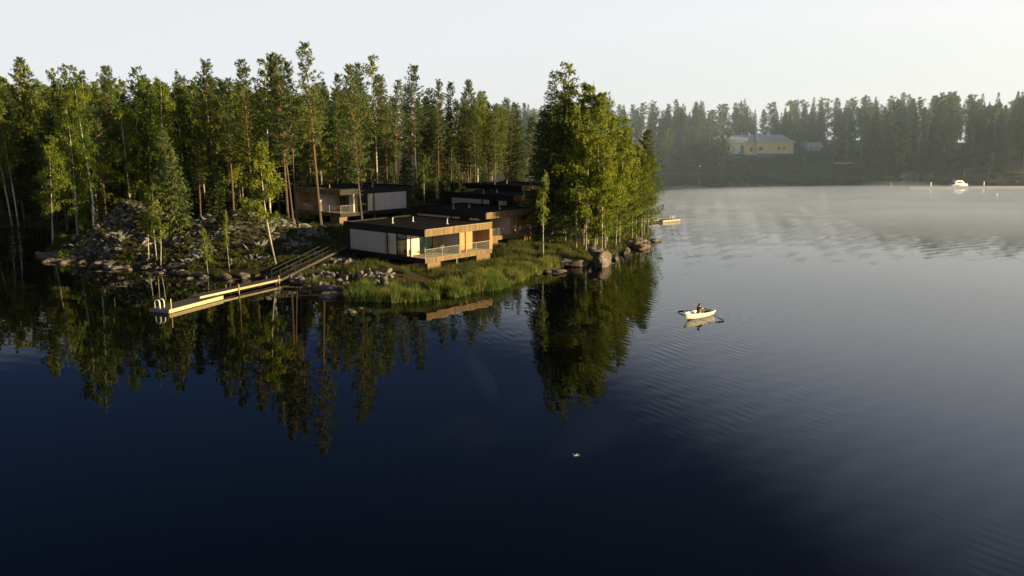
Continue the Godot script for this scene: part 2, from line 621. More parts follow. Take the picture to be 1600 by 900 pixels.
func make_tree_meshes() -> void:
	trees = {"P": [], "S": [], "B": [], "b": [], "s": [], "d": []}
	for i in 5:
		trees.P.append(pine_tree(24.0, [0.44, 0.36, 0.5, 0.4, 0.3][i], [2.9, 3.4, 2.5, 3.1, 3.6][i], [0.12, 0.2, 0.25, 0.1, 0.18][i]))
	for i in 4:
		trees.S.append(spruce_tree(22.0, [0.06, 0.12, 0.18, 0.05][i], [3.1, 2.7, 2.4, 3.5][i]))
	for i in 5:
		trees.B.append(birch_tree(22.0, [0.3, 0.36, 0.25, 0.42, 0.3][i], [3.6, 3.1, 3.9, 2.8, 3.5][i], [1.15, 1.0, 1.2, 1.0, 1.1][i]))
	trees.C = []
	for i in 4:
		trees.C.append(birch_tree(18.0, [0.1, 0.16, 0.08, 0.13][i], [4.0, 3.4, 4.4, 3.7][i], 1.35))
	trees.L = [birch_tree(13.0, 0.33, 3.1, 1.9)]
	for i in 3:
		trees.b.append(birch_tree(10.0, [0.3, 0.38, 0.22][i], [1.9, 1.6, 2.0][i], 1.0))
	for i in 2:
		trees.s.append(spruce_tree(9.0, 0.03, [1.9, 1.6][i]))

const WORD := {"P": "pine_tree", "S": "spruce_tree", "B": "birch_tree", "b": "birch_tree", "s": "spruce_tree", "C": "birch_tree", "L": "birch_tree"}
const FULL := {"P": 24.0, "S": 22.0, "B": 22.0, "b": 10.0, "s": 9.0, "C": 18.0, "L": 13.0}

func plant(kind: String, at: Vector3, height: float, variant: int, label: String, group := "", lean := Vector2.ZERO, fat := 1.0) -> Node3D:
	var o := thing(WORD[kind], label, "tree", at, rng.randf() * TAU, group)
	var ms: Array = trees[kind][variant % trees[kind].size()]
	part("trunk", ms[0], o)
	var cr := part("crown", ms[1], o)
	if group and not group.contains("point"): # trees of one kind differ in depth of green; left shore shade is painted in
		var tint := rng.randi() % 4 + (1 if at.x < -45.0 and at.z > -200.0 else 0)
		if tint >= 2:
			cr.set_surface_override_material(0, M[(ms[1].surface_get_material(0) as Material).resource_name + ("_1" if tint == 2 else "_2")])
	var s: float = height / FULL[kind]
	o.basis = Basis(Vector3(0, 0, -1), lean.x) * Basis(Vector3(1, 0, 0), lean.y) * Basis(Vector3.UP, rng.randf() * TAU) * Basis.from_scale(Vector3(s * fat, s, s * fat))
	taken.append(Vector3(at.x, at.z, 0.8))
	return o

# ------------------------------------------------------------------ cabins
const BLACK := Color(0.008, 0.008, 0.0095)
const PALE := Color(0.45, 0.43, 0.43)
const HONEY := Color(0.21, 0.14, 0.055)
const INNER := Color(0.4, 0.25, 0.11)
const GREYWOOD := Color(0.36, 0.31, 0.25)

func cabin(called: String, label: String, n: int) -> Node3D:
	var cb: Array = CABINS[n]
	var Lu: float = cb[3]
	var Lv: float = cb[4]
	var mir: bool = cb[5]
	var o := thing(called, label, "cabin", Vector3(cb[0], cb[2], cb[1]), deg_to_rad(CAB_TURN), "black timber cabins on the wooded point")
	# a runs along the closed face, b along the terrace face, both away from the near corner
	var at := func(a: float, y: float, b: float) -> Vector3: return Vector3(a, y, -b) if mir else Vector3(b, y, -a)
	var bx := func(mb: MB, a0: float, a1: float, y0: float, y1: float, b0: float, b1: float, col: Color) -> void:
		mb.span(at.call(a0, y0, b0), at.call(a1, y1, b1), col)
	var put := func(called2: String, m: String, boxes: Array, stuff := false) -> void:
		var mb := MB.new()
		for q in boxes:
			bx.call(mb, q[0], q[1], q[2], q[3], q[4], q[5], q[6])
			if not stuff and called2 != "railing":
				part(called2, mb.mesh(M[m]), o)
				mb = MB.new()
		if mb.v.size():
			part(called2, mb.mesh(M[m]), o, stuff)
	var T := 3.0      # depth of the terrace by the corner
	var T2 := 2.0     # depth of the second terrace
	var D := Lv * 0.5 # where the dividing wall stands
	put.call("floor_slab", "plain", [[0.08, Lu - 0.05, 0.02, 0.48, 0.08, Lv - 0.05, g(0.05, 0.045, 0.04)]])
	put.call("roof", "roofing", [[0.1, Lu - 0.1, 3.0, 3.5, 0.1, Lv - 0.1, g(0.008, 0.009, 0.012)]])
	# raised roof edge on the four sides
	put.call("roof_edge", "roofing", [[0.0, Lu, 3.58, 3.65, 0.0, 0.16, BLACK], [0.0, 0.16, 3.58, 3.65, 0.163, Lv, g(0.3, 0.24, 0.15)], [Lu - 0.16, Lu, 3.58, 3.65, 0.163, Lv, BLACK], [0.163, Lu - 0.163, 3.58, 3.65, Lv - 0.16, Lv, BLACK]])
	var seams := []
	for k in range(1, int(Lv)):
		seams.append([0.2, Lu - 0.2, 3.497, 3.53, k * 1.0, k * 1.0 + 0.03, g(0.007, 0.008, 0.011)])
	put.call("roof_seam", "roofing", seams, true)
	# upright boards of the fascias, joints recessed
	for spec in [["roof_fascia", 2.86, 3.578], ["floor_fascia", 0.0, 0.5]]:
		var dark := []
		var light := []
		var x := 0.0
		while x < Lu - 0.01:
			var e := minf(x + 0.145, Lu)
			dark.append([x, e - 0.012, spec[1], spec[2], 0.0, 0.05 + rng.randf() * 0.006, BLACK * rng.randf_range(0.7, 1.3)])
			dark.append([x, e - 0.012, spec[1], spec[2], Lv - 0.05, Lv, BLACK])
			x += 0.145
		x = 0.06
		while x < Lv - 0.07:
			var e := minf(x + 0.145, Lv - 0.06)
			light.append([0.0, 0.05 + rng.randf() * 0.006, spec[1], spec[2], x, e - 0.012, HONEY.lerp(g(0.11, 0.085, 0.05), pow(rng.randf(), 1.5)) * rng.randf_range(0.75, 1.2)])
			dark.append([Lu - 0.05, Lu, spec[1], spec[2], x, e - 0.012, BLACK])
			x += 0.145
		put.call("black_" + spec[0] + "_boards", "wood", dark, true)
		put.call("honey_" + spec[0] + "_boards", "wood", light, true)
	# closed face: pale cladding, black end, glazing towards the corner
	var a1 := Lu * 0.475
	var a2 := Lu * 0.92
	var clad := []
	var xx := a1
	while xx < a2 - 0.01:
		clad.append([xx, minf(xx + 0.15, a2) - 0.01, 0.5, 2.86, 0.05, 0.1, PALE * rng.randf_range(0.9, 1.05)])
		xx += 0.15
	put.call("pale_cladding", "wood", clad, true)
	put.call("cladding_backing", "wood", [[a1, a2, 0.5, 2.86, 0.103, 0.2, g(0.25, 0.23, 0.21)]])
	put.call("black_end_wall", "wood", [[a2, Lu, 0.5, 2.86, 0.02, 0.2, BLACK], [Lu - 0.2, Lu - 0.02, 0.5, 2.86, 0.203, Lv - 0.02, BLACK]])
	put.call("back_wall", "wood", [[0.0, Lu - 0.203, 0.5, 2.86, Lv - 0.2, Lv - 0.02, INNER]])
	put.call("window_frame", "wood", [[a1 - 0.16, a1 - 0.003, 0.5, 2.86, 0.03, 0.2, g(0.34, 0.27, 0.18)], [T + 1.55, T + 1.67, 0.5, 2.86, 0.08, 0.2, BLACK], [T, T + 0.1, 0.5, 2.86, 0.08, 0.2, BLACK]])
	put.call("window_pane", "dark_pane", [[T + 0.1, T + 1.55, 0.5, 2.86, 0.12, 0.135, BLACK]])
	put.call("window_pane", "pane", [[T + 1.67, a1 - 0.16, 0.5, 2.86, 0.12, 0.135, BLACK]])
	put.call("curtain", "plain", [[T + 1.75, a1 - 0.3, 0.52, 2.84, 0.3, 0.34, g(0.42, 0.38, 0.31)]])
	put.call("corner_post", "wood", [[2.2, 2.42, 0.5, 2.86, 0.06, 0.26, g(0.55, 0.45, 0.3)]])
	# terrace: room wall, dividing wall, second terrace
	put.call("terrace_wall", "wood", [[T, T + 0.12, 0.5, 2.86, 0.203, 2.0, g(0.62, 0.56, 0.46)], [T, T + 0.12, 0.5, 2.86, 4.1, D, INNER * 1.1]])
	put.call("terrace_window_frame", "wood", [[T + 0.02, T + 0.1, 0.5, 2.86, 2.003, 2.08, BLACK], [T + 0.02, T + 0.1, 0.5, 2.86, 3.02, 3.09, BLACK], [T + 0.02, T + 0.1, 0.5, 2.86, 4.02, 4.097, BLACK]])
	put.call("terrace_window_pane", "dark_pane", [[T + 0.05, T + 0.065, 0.5, 2.86, 2.08, 3.02, BLACK], [T + 0.05, T + 0.065, 0.5, 2.86, 3.09, 4.02, BLACK]])
	put.call("dividing_wall", "wood", [[0.3, 6.0, 0.5, 2.86, D + 0.003, D + 0.16, g(0.5, 0.43, 0.39)]])
	put.call("terrace_post", "wood", [[0.06, 0.24, 0.5, 2.86, D - 0.05, D + 0.14, HONEY * 1.25], [0.06, 0.22, 0.5, 2.86, D + 0.95, D + 1.1, HONEY * 1.2]])
	put.call("second_terrace_wall", "wood", [[T2, T2 + 0.12, 0.5, 2.86, D + 0.163, Lv - 0.203, INNER]])
	put.call("gable_wall", "wood", [[0.06, T2, 0.5, 2.86, Lv - 0.4, Lv - 0.203, INNER]])
	put.call("room_lining", "plain", [[T + 0.2, 6.0, 0.49, 0.52, 0.3, D - 0.1, g(0.2, 0.15, 0.1)], [6.0, 6.1, 0.5, 2.9, 0.25, D, g(0.2, 0.17, 0.13)]])
	put.call("ceiling", "wood", [[0.08, Lu - 0.08, 2.9, 2.99, 0.08, Lv - 0.08, g(0.4, 0.28, 0.15)]])
	# deck boards of both terraces
	var deck := []
	var zz := 0.06
	while zz < T - 0.05:
		deck.append([zz, minf(zz + 0.115, T) - 0.008, 0.483, 0.52, 0.06, D, GREYWOOD * rng.randf_range(0.85, 1.1)])
		if zz < T2 - 0.1:
			deck.append([zz, zz + 0.107, 0.483, 0.52, D + 0.17, Lv - 0.41, GREYWOOD * rng.randf_range(0.85, 1.1)])
		zz += 0.115
	put.call("decking", "wood", deck, true)
	# glass railing
	var rail := [[0.1, 0.13, 1.46, 1.49, 0.1, D - 0.06, g(0.3, 0.28, 0.25)], [0.1, 0.13, 1.46, 1.49, D + 0.15, Lv - 0.42, g(0.45, 0.4, 0.32)], [0.14, 2.18, 1.46, 1.49, 0.1, 0.13, g(0.2, 0.2, 0.2)]]
	for b in [0.1, D * 0.5, D - 0.1, D + 1.15, D + 0.5 * (Lv - D), Lv - 0.45]:
		rail.append([0.1, 0.135, 0.52, 1.458, b, b + 0.035, g(0.25, 0.24, 0.22)])
	put.call("railing", "satin", rail)
	put.call("railing_pane", "pane", [[0.112, 0.12, 0.6, 1.42, 0.14, D * 0.5 - 0.02, BLACK], [0.112, 0.12, 0.6, 1.42, D * 0.5 + 0.05, D - 0.12, BLACK], [0.112, 0.12, 0.6, 1.42, D + 1.2, Lv - 0.5, BLACK], [0.2, 2.15, 0.6, 1.42, 0.112, 0.12, BLACK]])
	# footing blocks and thin posts
	var h0 := 0.3
	for q in [[0.6, 0.6], [0.6, D], [0.6, Lv - 0.9], [Lu * 0.5, 0.7], [Lu - 0.9, 0.7], [Lu * 0.5, Lv - 0.9], [Lu - 0.9, Lv - 0.9]]:
		var w: Vector3 = o.transform * (at.call(q[0], 0.0, q[1]) as Vector3)
		h0 = maxf(0.2, w.y - ground(w.x, w.z) + 0.15)
		put.call("stilt", "plain", [[q[0], q[0] + 0.14, -h0, 0.017, q[1], q[1] + 0.14, g(0.13, 0.12, 0.11)]])
	# a boarded service box under the terrace
	put.call("service_box", "wood", [[0.12, 1.4, -0.85, -0.003, 0.45, 2.4, HONEY * 0.8]])
	put.call("service_box", "wood", [[0.12, 1.4, -0.7, -0.003, Lv - 2.6, Lv - 0.3, HONEY * 0.7]])
	# vents on the roof
	for q in [[Lu * 0.62, Lv * 0.28, 0.62], [Lu * 0.24, Lv * 0.62, 0.55], [Lu * 0.6, Lv * 0.55, 0.5]]:
		var vb := MB.new()
		var p: Vector3 = at.call(q[0], 3.49, q[1])
		vb.tube([p, p + Vector3.UP * q[2]], [0.07, 0.07], 8, [g(0.35, 0.33, 0.31)])
		vb.tube([p + Vector3.UP * q[2] * 0.9, p + Vector3.UP * (q[2] + 0.1)], [0.11, 0.09], 8, [g(0.05, 0.05, 0.05)])
		vb.tube([p, p + Vector3.UP * 0.12], [0.2, 0.12], 8, [g(0.3, 0.29, 0.28)])
		part("vent_pipe", vb.mesh(M.satin), o)
	return o

func cab_at(n: int, a: float, y: float, b: float) -> Vector3:
	var cb: Array = CABINS[n]
	var l := Vector3(a, y, -b) if cb[5] else Vector3(b, y, -a)
	return Vector3(cb[0], cb[2], cb[1]) + Basis(Vector3.UP, deg_to_rad(CAB_TURN)) * l

func terrace_chair(label: String, at: Vector3, turn: float, col: Color) -> void:
	var o := thing("terrace_chair", label, "chair", at, turn, "chairs on the cabin terraces")
	var mb := MB.new()
	mb.span(Vector3(-0.27, 0.4, -0.26), Vector3(0.27, 0.47, 0.26), col)
	part("seat", mb.mesh(M.plain), o)
	mb = MB.new()
	mb.box(Vector3(0, 0.7, -0.28), Vector3(0.54, 0.5, 0.05), Basis(Vector3.RIGHT, -0.18), col)
	part("backrest", mb.mesh(M.plain), o)
	for s in [[-1, -1], [1, -1], [-1, 1], [1, 1]]:
		mb = MB.new()
		mb.beam(Vector3(s[0] * 0.22, 0.4, s[1] * 0.2), Vector3(s[0] * 0.27, 0.0, s[1] * 0.26), 0.035, 0.035, g(0.03, 0.03, 0.03))
		part("leg", mb.mesh(M.plain), o)
	for s in [-1, 1]:
		mb = MB.new()
		mb.span(Vector3(s * 0.3 - 0.025, 0.62, -0.28), Vector3(s * 0.3 + 0.025, 0.65, 0.2), col)
		mb.span(Vector3(s * 0.3 - 0.02, 0.4, 0.16), Vector3(s * 0.3 + 0.02, 0.617, 0.2), col)
		part("armrest", mb.mesh(M.plain), o)

func terrace_table(label: String, at: Vector3) -> void:
	var o := thing("terrace_table", label, "table", at)
	var mb := MB.new()
	mb.tube([Vector3(0, 0.5, 0), Vector3(0, 0.54, 0)], [0.38, 0.38], 16, [g(0.06, 0.055, 0.05)])
	part("table_top", mb.mesh(M.plain), o)
	for k in 3:
		mb = MB.new()
		var a := TAU * k / 3
		mb.beam(Vector3(cos(a) * 0.15, 0.5, sin(a) * 0.15), Vector3(cos(a) * 0.3, 0, sin(a) * 0.3), 0.03, 0.03, g(0.04, 0.04, 0.04))
		part("leg", mb.mesh(M.plain), o)

# ------------------------------------------------------------------ docks and stairs
func ladder(parent: Node3D, x: float, z: float, top: float, face: Vector3) -> void:
	var side := face.cross(Vector3.UP)
	for s in [-0.24, 0.24]:
		var mb := MB.new()
		var pts := []
		for k in 13:
			var a := PI * k / 12.0
			pts.append(Vector3(x, top, z) + side * float(s) + face * (-0.28 * cos(a) + 0.1) + Vector3.UP * (0.42 + 0.3 * sin(a)))
		pts.push_front(Vector3(x, top, z) + side * float(s) + face * -0.18)
		pts.append(Vector3(x, top - 0.9, z) + side * float(s) + face * 0.38)
		var rad := []
		for k in pts.size(): rad.append(0.04)
		mb.tube(pts, rad, 8, [g(0.75, 0.73, 0.7)])
		part("ladder_rail", mb.mesh(M.satin, true), parent)
	for k in 3:
		var mb := MB.new()
		var p := Vector3(x, top - 0.1 - k * 0.26, z) + face * 0.38
		mb.beam(p - side * 0.24, p + side * 0.24, 0.09, 0.03, g(0.6, 0.58, 0.55))
		part("ladder_rung", mb.mesh(M.satin), parent)

func dock_section(parent: Node3D, x0: float, x1: float, z0: float, z1: float, top: float, thick: float, called: String, fascia: Color) -> void:
	# planks lie across (x), z0 is the far (negative) end
	var mb := MB.new()
	var z := z0
	while z < z1 - 0.02:
		var e := minf(z + 0.125, z1)
		mb.span(Vector3(x0 + rng.randf_range(-0.01, 0.01), top - 0.035, z), Vector3(x1 - 0.05 + rng.randf_range(-0.01, 0.01), top, e - 0.01), g(0.1, 0.09, 0.09) * rng.randf_range(0.8, 1.2))
		z += 0.125
	part(called + "_planks", mb.mesh(M.plank_wood), parent, true)
	var n := 2
	for k in n:
		var za := lerpf(z0, z1, float(k) / n)
		var zb := lerpf(z0, z1, float(k + 1) / n)
		for s in [[x1 - 0.045, x1], [x0 - 0.045, x0 - 0.012]]:
			mb = MB.new()
			mb.span(Vector3(s[0], top - thick, za + 0.006), Vector3(s[1], top - 0.02, zb - 0.006), fascia * rng.randf_range(0.92, 1.08))
			part("side_board", mb.mesh(M.plank_wood), parent)
			if s[0] < x0: continue
			mb = MB.new()
			mb.span(Vector3(s[0], top - 0.017, za + 0.004), Vector3(s[1] + 0.01, top + 0.03, zb - 0.004), fascia * 1.12)
			part("kerb_board", mb.mesh(M.plank_wood), parent)
	mb = MB.new()
	mb.span(Vector3(x0 + 0.01, top - thick, z1 - 0.05), Vector3(x1 - 0.05, top - 0.04, z1 + 0.03), g(0.2, 0.19, 0.18))
	part("end_board", mb.mesh(M.plank_wood), parent)
	mb = MB.new()
	mb.span(Vector3(x0 + 0.25, top - thick - 0.12, z0 + 0.2), Vector3(x1 - 0.3, top - 0.05, z1 - 0.2), g(0.03, 0.03, 0.03))
	part("float", mb.mesh(M.plain), parent)

func post_on(parent: Node3D, p: Vector3, h: float, r: float, col: Color) -> void:
	var mb := MB.new()
	mb.tube([p, p + Vector3.UP * h], [r, r], 8, [col])
	part("post", mb.mesh(M.wood), parent)

func docks() -> void:
	var o := thing("swimming_dock", "wide floating swimming dock with two hoop handrails at its end", "dock", Vector3(-29.8, 0, -65.7), deg_to_rad(-20.8))
	dock_section(o, -1.05, 1.1, -6.6, 0.0, 0.32, 0.28, "deck", g(0.5, 0.41, 0.25))
	ladder(o, -0.35, -0.55, 0.32, Vector3(-1, 0, 0.0))
	post_on(o, Vector3(1.1, -0.4, -0.25), 1.65, 0.045, g(0.55, 0.4, 0.2))
	o = thing("dock_walkway", "narrow plank walkway joining the swimming dock to the stairs", "dock", Vector3(-28.75, 0, -70.6), deg_to_rad(-26.6))
	dock_section(o, -0.6, 0.75, -4.7, 0.0, 0.47, 0.17, "near_deck", g(0.5, 0.41, 0.25))
	dock_section(o, -0.6, 0.75, -10.3, -4.75, 0.47, 0.17, "far_deck", g(0.34, 0.28, 0.18))
	for z in [-4.6, -10.0]:
		post_on(o, Vector3(0.82, -0.5, z), 1.4, 0.05, g(0.4, 0.28, 0.14))
		post_on(o, Vector3(-0.85, -0.5, z), 1.2, 0.05, g(0.2, 0.15, 0.1))
	# stairs up to the cabin
	var a := Vector3(-24.0, 0.42, -79.8)
	var b := Vector3(-19.4, 2.35, -91.0)
	o = thing("outdoor_stairs", "dark wooden stairs with railings climbing the bank to the front cabin", "stairs", a)
	var d := b - a
	var flat := Vector3(d.x, 0, d.z).normalized()
	var side := flat.cross(Vector3.UP)
	var n := 30
	for k in n:
		var mb := MB.new()
		var p := d * ((k + 0.5) / n)
		mb.box(p, Vector3(1.0, 0.04, 0.27), Basis(side, Vector3.UP, -flat), g(0.05, 0.047, 0.048) * rng.randf_range(0.8, 1.2))
		part("step", mb.mesh(M.plank_wood), o)
	for s in [-0.54, 0.54]:
		var mb := MB.new()
		mb.beam(side * s - Vector3.UP * 0.1, d + side * s - Vector3.UP * 0.1, 0.06, 0.22, g(0.05, 0.045, 0.04) if s < 0 else g(0.06, 0.05, 0.035))
		part("stringer", mb.mesh(M.plank_wood), o)
		mb = MB.new()
		mb.beam(side * s + Vector3.UP * 0.95, d + side * s + Vector3.UP * 0.95, 0.045, 0.04, g(0.012, 0.012, 0.012))
		mb.beam(side * s + Vector3.UP * 0.5, d + side * s + Vector3.UP * 0.5, 0.02, 0.02, g(0.012, 0.012, 0.012))
		part("handrail", mb.mesh(M.plain), o)
		for k in 6:
			mb = MB.new()
			var p: Vector3 = d * (k / 5.0) + side * float(s)
			mb.beam(p - Vector3.UP * 0.5, p + Vector3.UP * 0.98, 0.06, 0.06, g(0.012, 0.012, 0.012))
			part("post", mb.mesh(M.plain), o)
	# the second dock beyond the point
	o = thing("small_dock", "pale wooden dock lit by the sun behind the birch point", "dock", Vector3(29.3, 0, -142.2), deg_to_rad(128.0))
	dock_section(o, -1.0, 1.0, -4.6, 0.0, 0.42, 0.36, "deck", g(0.5, 0.4, 0.24))
	dock_section(o, -0.2, 1.0, -10.5, -4.65, 0.5, 0.18, "walkway", g(0.46, 0.36, 0.22))
	ladder(o, -0.3, -1.3, 0.42, Vector3(-1, 0, 0))
	post_on(o, Vector3(1.05, -0.4, -0.3), 1.4, 0.045, g(0.5, 0.4, 0.25))

# ------------------------------------------------------------------ boats and people
func surface_net(mb: MB, caps: Array, k: float, cell: float) -> void:
	# one continuous skin round tapered capsules [a, b, ra, rb, colour]
	var lo := Vector3(1e9, 1e9, 1e9)
	var hi := -lo
	for q in caps:
		var r := maxf(q[2], q[3]) + cell * 2.5
		for p in [q[0], q[1]]:
			lo = lo.min(p - Vector3(r, r, r))
			hi = hi.max(p + Vector3(r, r, r))
	var nx := int((hi.x - lo.x) / cell) + 2
	var ny := int((hi.y - lo.y) / cell) + 2
	var nz := int((hi.z - lo.z) / cell) + 2
	var f := PackedFloat32Array()
	f.resize(nx * ny * nz)
	f.fill(0.0)
	for q in caps:
		var a: Vector3 = q[0]
		var b: Vector3 = q[1]
		var ra: float = q[2]
		var rb: float = q[3]
		var ab := b - a
		var l2 := maxf(ab.length_squared(), 1e-9)
		var r := maxf(ra, rb) + k * 5.0
		var p0 := (a.min(b) - Vector3(r, r, r) - lo) / cell
		var p1 := (a.max(b) + Vector3(r, r, r) - lo) / cell
		for z in range(maxi(0, int(p0.z)), mini(nz, int(p1.z) + 1)):
			for y in range(maxi(0, int(p0.y)), mini(ny, int(p1.y) + 1)):
				for x in range(maxi(0, int(p0.x)), mini(nx, int(p1.x) + 1)):
					var p := lo + Vector3(x, y, z) * cell
					var t := clampf((p - a).dot(ab) / l2, 0.0, 1.0)
					var d := (p - a - ab * t).length() - lerpf(ra, rb, t)
					f[(z * ny + y) * nx + x] += exp(-d / k)
	var id := {}
	var pos := PackedVector3Array()
	var corner := [[0, 0, 0], [1, 0, 0], [0, 1, 0], [1, 1, 0], [0, 0, 1], [1, 0, 1], [0, 1, 1], [1, 1, 1]]
	var edges := [[0, 1], [2, 3], [4, 5], [6, 7], [0, 2], [1, 3], [4, 6], [5, 7], [0, 4], [1, 5], [2, 6], [3, 7]]
	for z in nz - 1:
		for y in ny - 1:
			for x in nx - 1:
				var vals := PackedFloat32Array()
				var mask := 0
				for ci in 8:
					var q: Array = corner[ci]
					var val := f[((z + q[2]) * ny + y + q[1]) * nx + x + q[0]] - 1.0
					vals.append(val)
					if val > 0.0: mask |= 1 << ci
				if mask == 0 or mask == 255:
					continue
				var sum := Vector3.ZERO
				var cnt := 0
				for e in edges:
					var va := vals[e[0]]
					var vb := vals[e[1]]
					if (va > 0.0) != (vb > 0.0):
						var ca: Array = corner[e[0]]
						var cb: Array = corner[e[1]]
						sum += Vector3(ca[0], ca[1], ca[2]).lerp(Vector3(cb[0], cb[1], cb[2]), clampf(va / (va - vb), 0.1, 0.9))
						cnt += 1
				id[(z * ny + y) * nx + x] = pos.size()
				pos.append(lo + (Vector3(x, y, z) + sum / cnt) * cell)
	var tint := func(p: Vector3) -> Color:
		var best := 1e9
		var col: Color
		for q in caps:
			var ab: Vector3 = q[1] - q[0]
			var t := clampf((p - q[0]).dot(ab) / maxf(ab.length_squared(), 1e-9), 0.0, 1.0)
			var d: float = (p - q[0] - ab * t).length() - lerpf(q[2], q[3], t)
			if d < best:
				best = d
				col = q[4]
		return col
	var sx := 1
	var sy := nx
	var sz := nx * ny
	for z in range(1, nz - 1):
		for y in range(1, ny - 1):
			for x in range(1, nx - 1):
				var at := (z * ny + y) * nx + x
				var in0 := f[at] > 1.0
				for ax in [[sx, sy, sz], [sy, sz, sx], [sz, sx, sy]]:
					if (f[at + ax[0]] > 1.0) != in0:
						var q := [at, at - ax[1], at - ax[1] - ax[2], at - ax[2]]
						if id.has(q[0]) and id.has(q[1]) and id.has(q[2]) and id.has(q[3]):
							var p0 := pos[id[q[0]]]
							var p1 := pos[id[q[1]]]
							var p2 := pos[id[q[2]]]
							var p3 := pos[id[q[3]]]
							var col: Color = tint.call((p0 + p2) * 0.5)
							if in0: mb.quad(p0, p3, p2, p1, col)
							else: mb.quad(p0, p1, p2, p3, col)

func hand(mb: MB, wrist: Vector3, grip: Vector3, axis: Vector3, s: float) -> void:
	# a hand closed round a handle at grip; axis runs along the handle
	var skin := g(0.5, 0.3, 0.2)
	var to := (grip - wrist).normalized()
	var up := axis.cross(to).normalized()
	var palm := grip + up * 0.035 - to * 0.03
	var caps := [[wrist, palm - axis * 0.02, 0.024, 0.024, skin], [palm - axis * 0.03, palm + axis * 0.03, 0.02, 0.02, skin]]
	for k in 4:
		var off := axis * (-0.033 + 0.022 * k)
		var l: float = [0.85, 1.0, 0.96, 0.78][k]
		var k0 := palm + off + to * 0.012
		var k1 := grip + off + to * 0.042 * l + up * 0.014
		var k2 := grip + off + to * 0.026 * l - up * 0.026
		var k3 := grip + off - to * 0.004 - up * 0.034
		caps.append([k0, k1, 0.0095, 0.009, skin])
		caps.append([k1, k2, 0.009, 0.0085, skin])
		caps.append([k2, k3, 0.0085, 0.0075, skin])
	caps.append([palm + axis * s * 0.03 - to * 0.02, palm + axis * s * 0.05 - up * 0.03, 0.012, 0.011, skin])
	caps.append([palm + axis * s * 0.05 - up * 0.03, grip + axis * s * 0.03 + to * 0.012 - up * 0.036, 0.011, 0.009, skin])
	surface_net(mb, caps, 0.004, 0.006)

func rower(at: Vector3, turn: float) -> void:
	var o := thing("person", "person in a brown jacket rowing the white boat", "person", at, turn)
	var coat := g(0.1, 0.078, 0.035)
	var trousers := g(0.2, 0.15, 0.09)
	var skin := g(0.5, 0.3, 0.2)
	var boot := g(0.04, 0.035, 0.03)
	var mb := MB.new()
	var caps := [
		[Vector3(-0.07, 0.42, 0), Vector3(0.07, 0.42, 0), 0.13, 0.13, trousers], [Vector3(0, 0.46, 0), Vector3(0, 0.66, 0.05), 0.14, 0.145, coat],
		[Vector3(-0.05, 0.68, 0.06), Vector3(-0.06, 0.84, 0.1), 0.125, 0.12, coat], [Vector3(0.05, 0.68, 0.06), Vector3(0.06, 0.84, 0.1), 0.125, 0.12, coat],
		[Vector3(-0.15, 0.9, 0.12), Vector3(0.15, 0.9, 0.12), 0.07, 0.07, coat], [Vector3(0, 0.93, 0.12), Vector3(0, 1.02, 0.15), 0.058, 0.052, skin],
		[Vector3(0, 1.07, 0.175), Vector3(0, 1.14, 0.16), 0.072, 0.09, skin], [Vector3(0, 1.05, 0.2), Vector3(0, 1.045, 0.215), 0.05, 0.04, skin],
		[Vector3(0, 1.115, 0.252), Vector3(0, 1.085, 0.272), 0.009, 0.014, skin],
		[Vector3(-0.088, 1.1, 0.165), Vector3(-0.09, 1.075, 0.17), 0.016, 0.012, skin], [Vector3(0.088, 1.1, 0.165), Vector3(0.09, 1.075, 0.17), 0.016, 0.012, skin]]
	for s in [-1.0, 1.0]:
		caps.append([Vector3(s * 0.09, 0.41, 0.04), Vector3(s * 0.15, 0.5, 0.44), 0.088, 0.062, trousers])
		caps.append([Vector3(s * 0.15, 0.5, 0.44), Vector3(s * 0.14, 0.14, 0.6), 0.058, 0.042, trousers])
		caps.append([Vector3(s * 0.14, 0.1, 0.58), Vector3(s * 0.15, 0.08, 0.76), 0.045, 0.036, boot])
		caps.append([Vector3(s * 0.19, 0.88, 0.12), Vector3(s * 0.29, 0.66, 0.28), 0.058, 0.047, coat])
		caps.append([Vector3(s * 0.29, 0.66, 0.28), Vector3(s * 0.22, 0.64, 0.47), 0.045, 0.033, coat])
	surface_net(mb, caps, 0.018, 0.02)
	for s in [-1.0, 1.0]:
		hand(mb, Vector3(s * 0.22, 0.64, 0.48), Vector3(s * 0.2, 0.62, 0.56), Vector3(1, -0.25 * s, 0).normalized(), s)
		# eyes
		mb.blob(Vector3(s * 0.032, 1.118, 0.243), Vector3(0.011, 0.008, 0.008), 6, 4, fn, 0.0, 1.0, func(_p): return g(0.05, 0.04, 0.03))
	mb.box(Vector3(0, 1.052, 0.253), Vector3(0.045, 0.008, 0.012), Basis(), g(0.35, 0.14, 0.11))
	part("body", mb.mesh(M.plain, true), o)
	mb = MB.new()
	surface_net(mb, [[Vector3(0, 1.15, 0.13), Vector3(0, 1.17, 0.17), 0.095, 0.085, BLACK], [Vector3(-0.05, 1.1, 0.11), Vector3(0.05, 1.1, 0.11), 0.06, 0.06, BLACK]], 0.01, 0.015)
	part("hair", mb.mesh(M.plain, true), o)

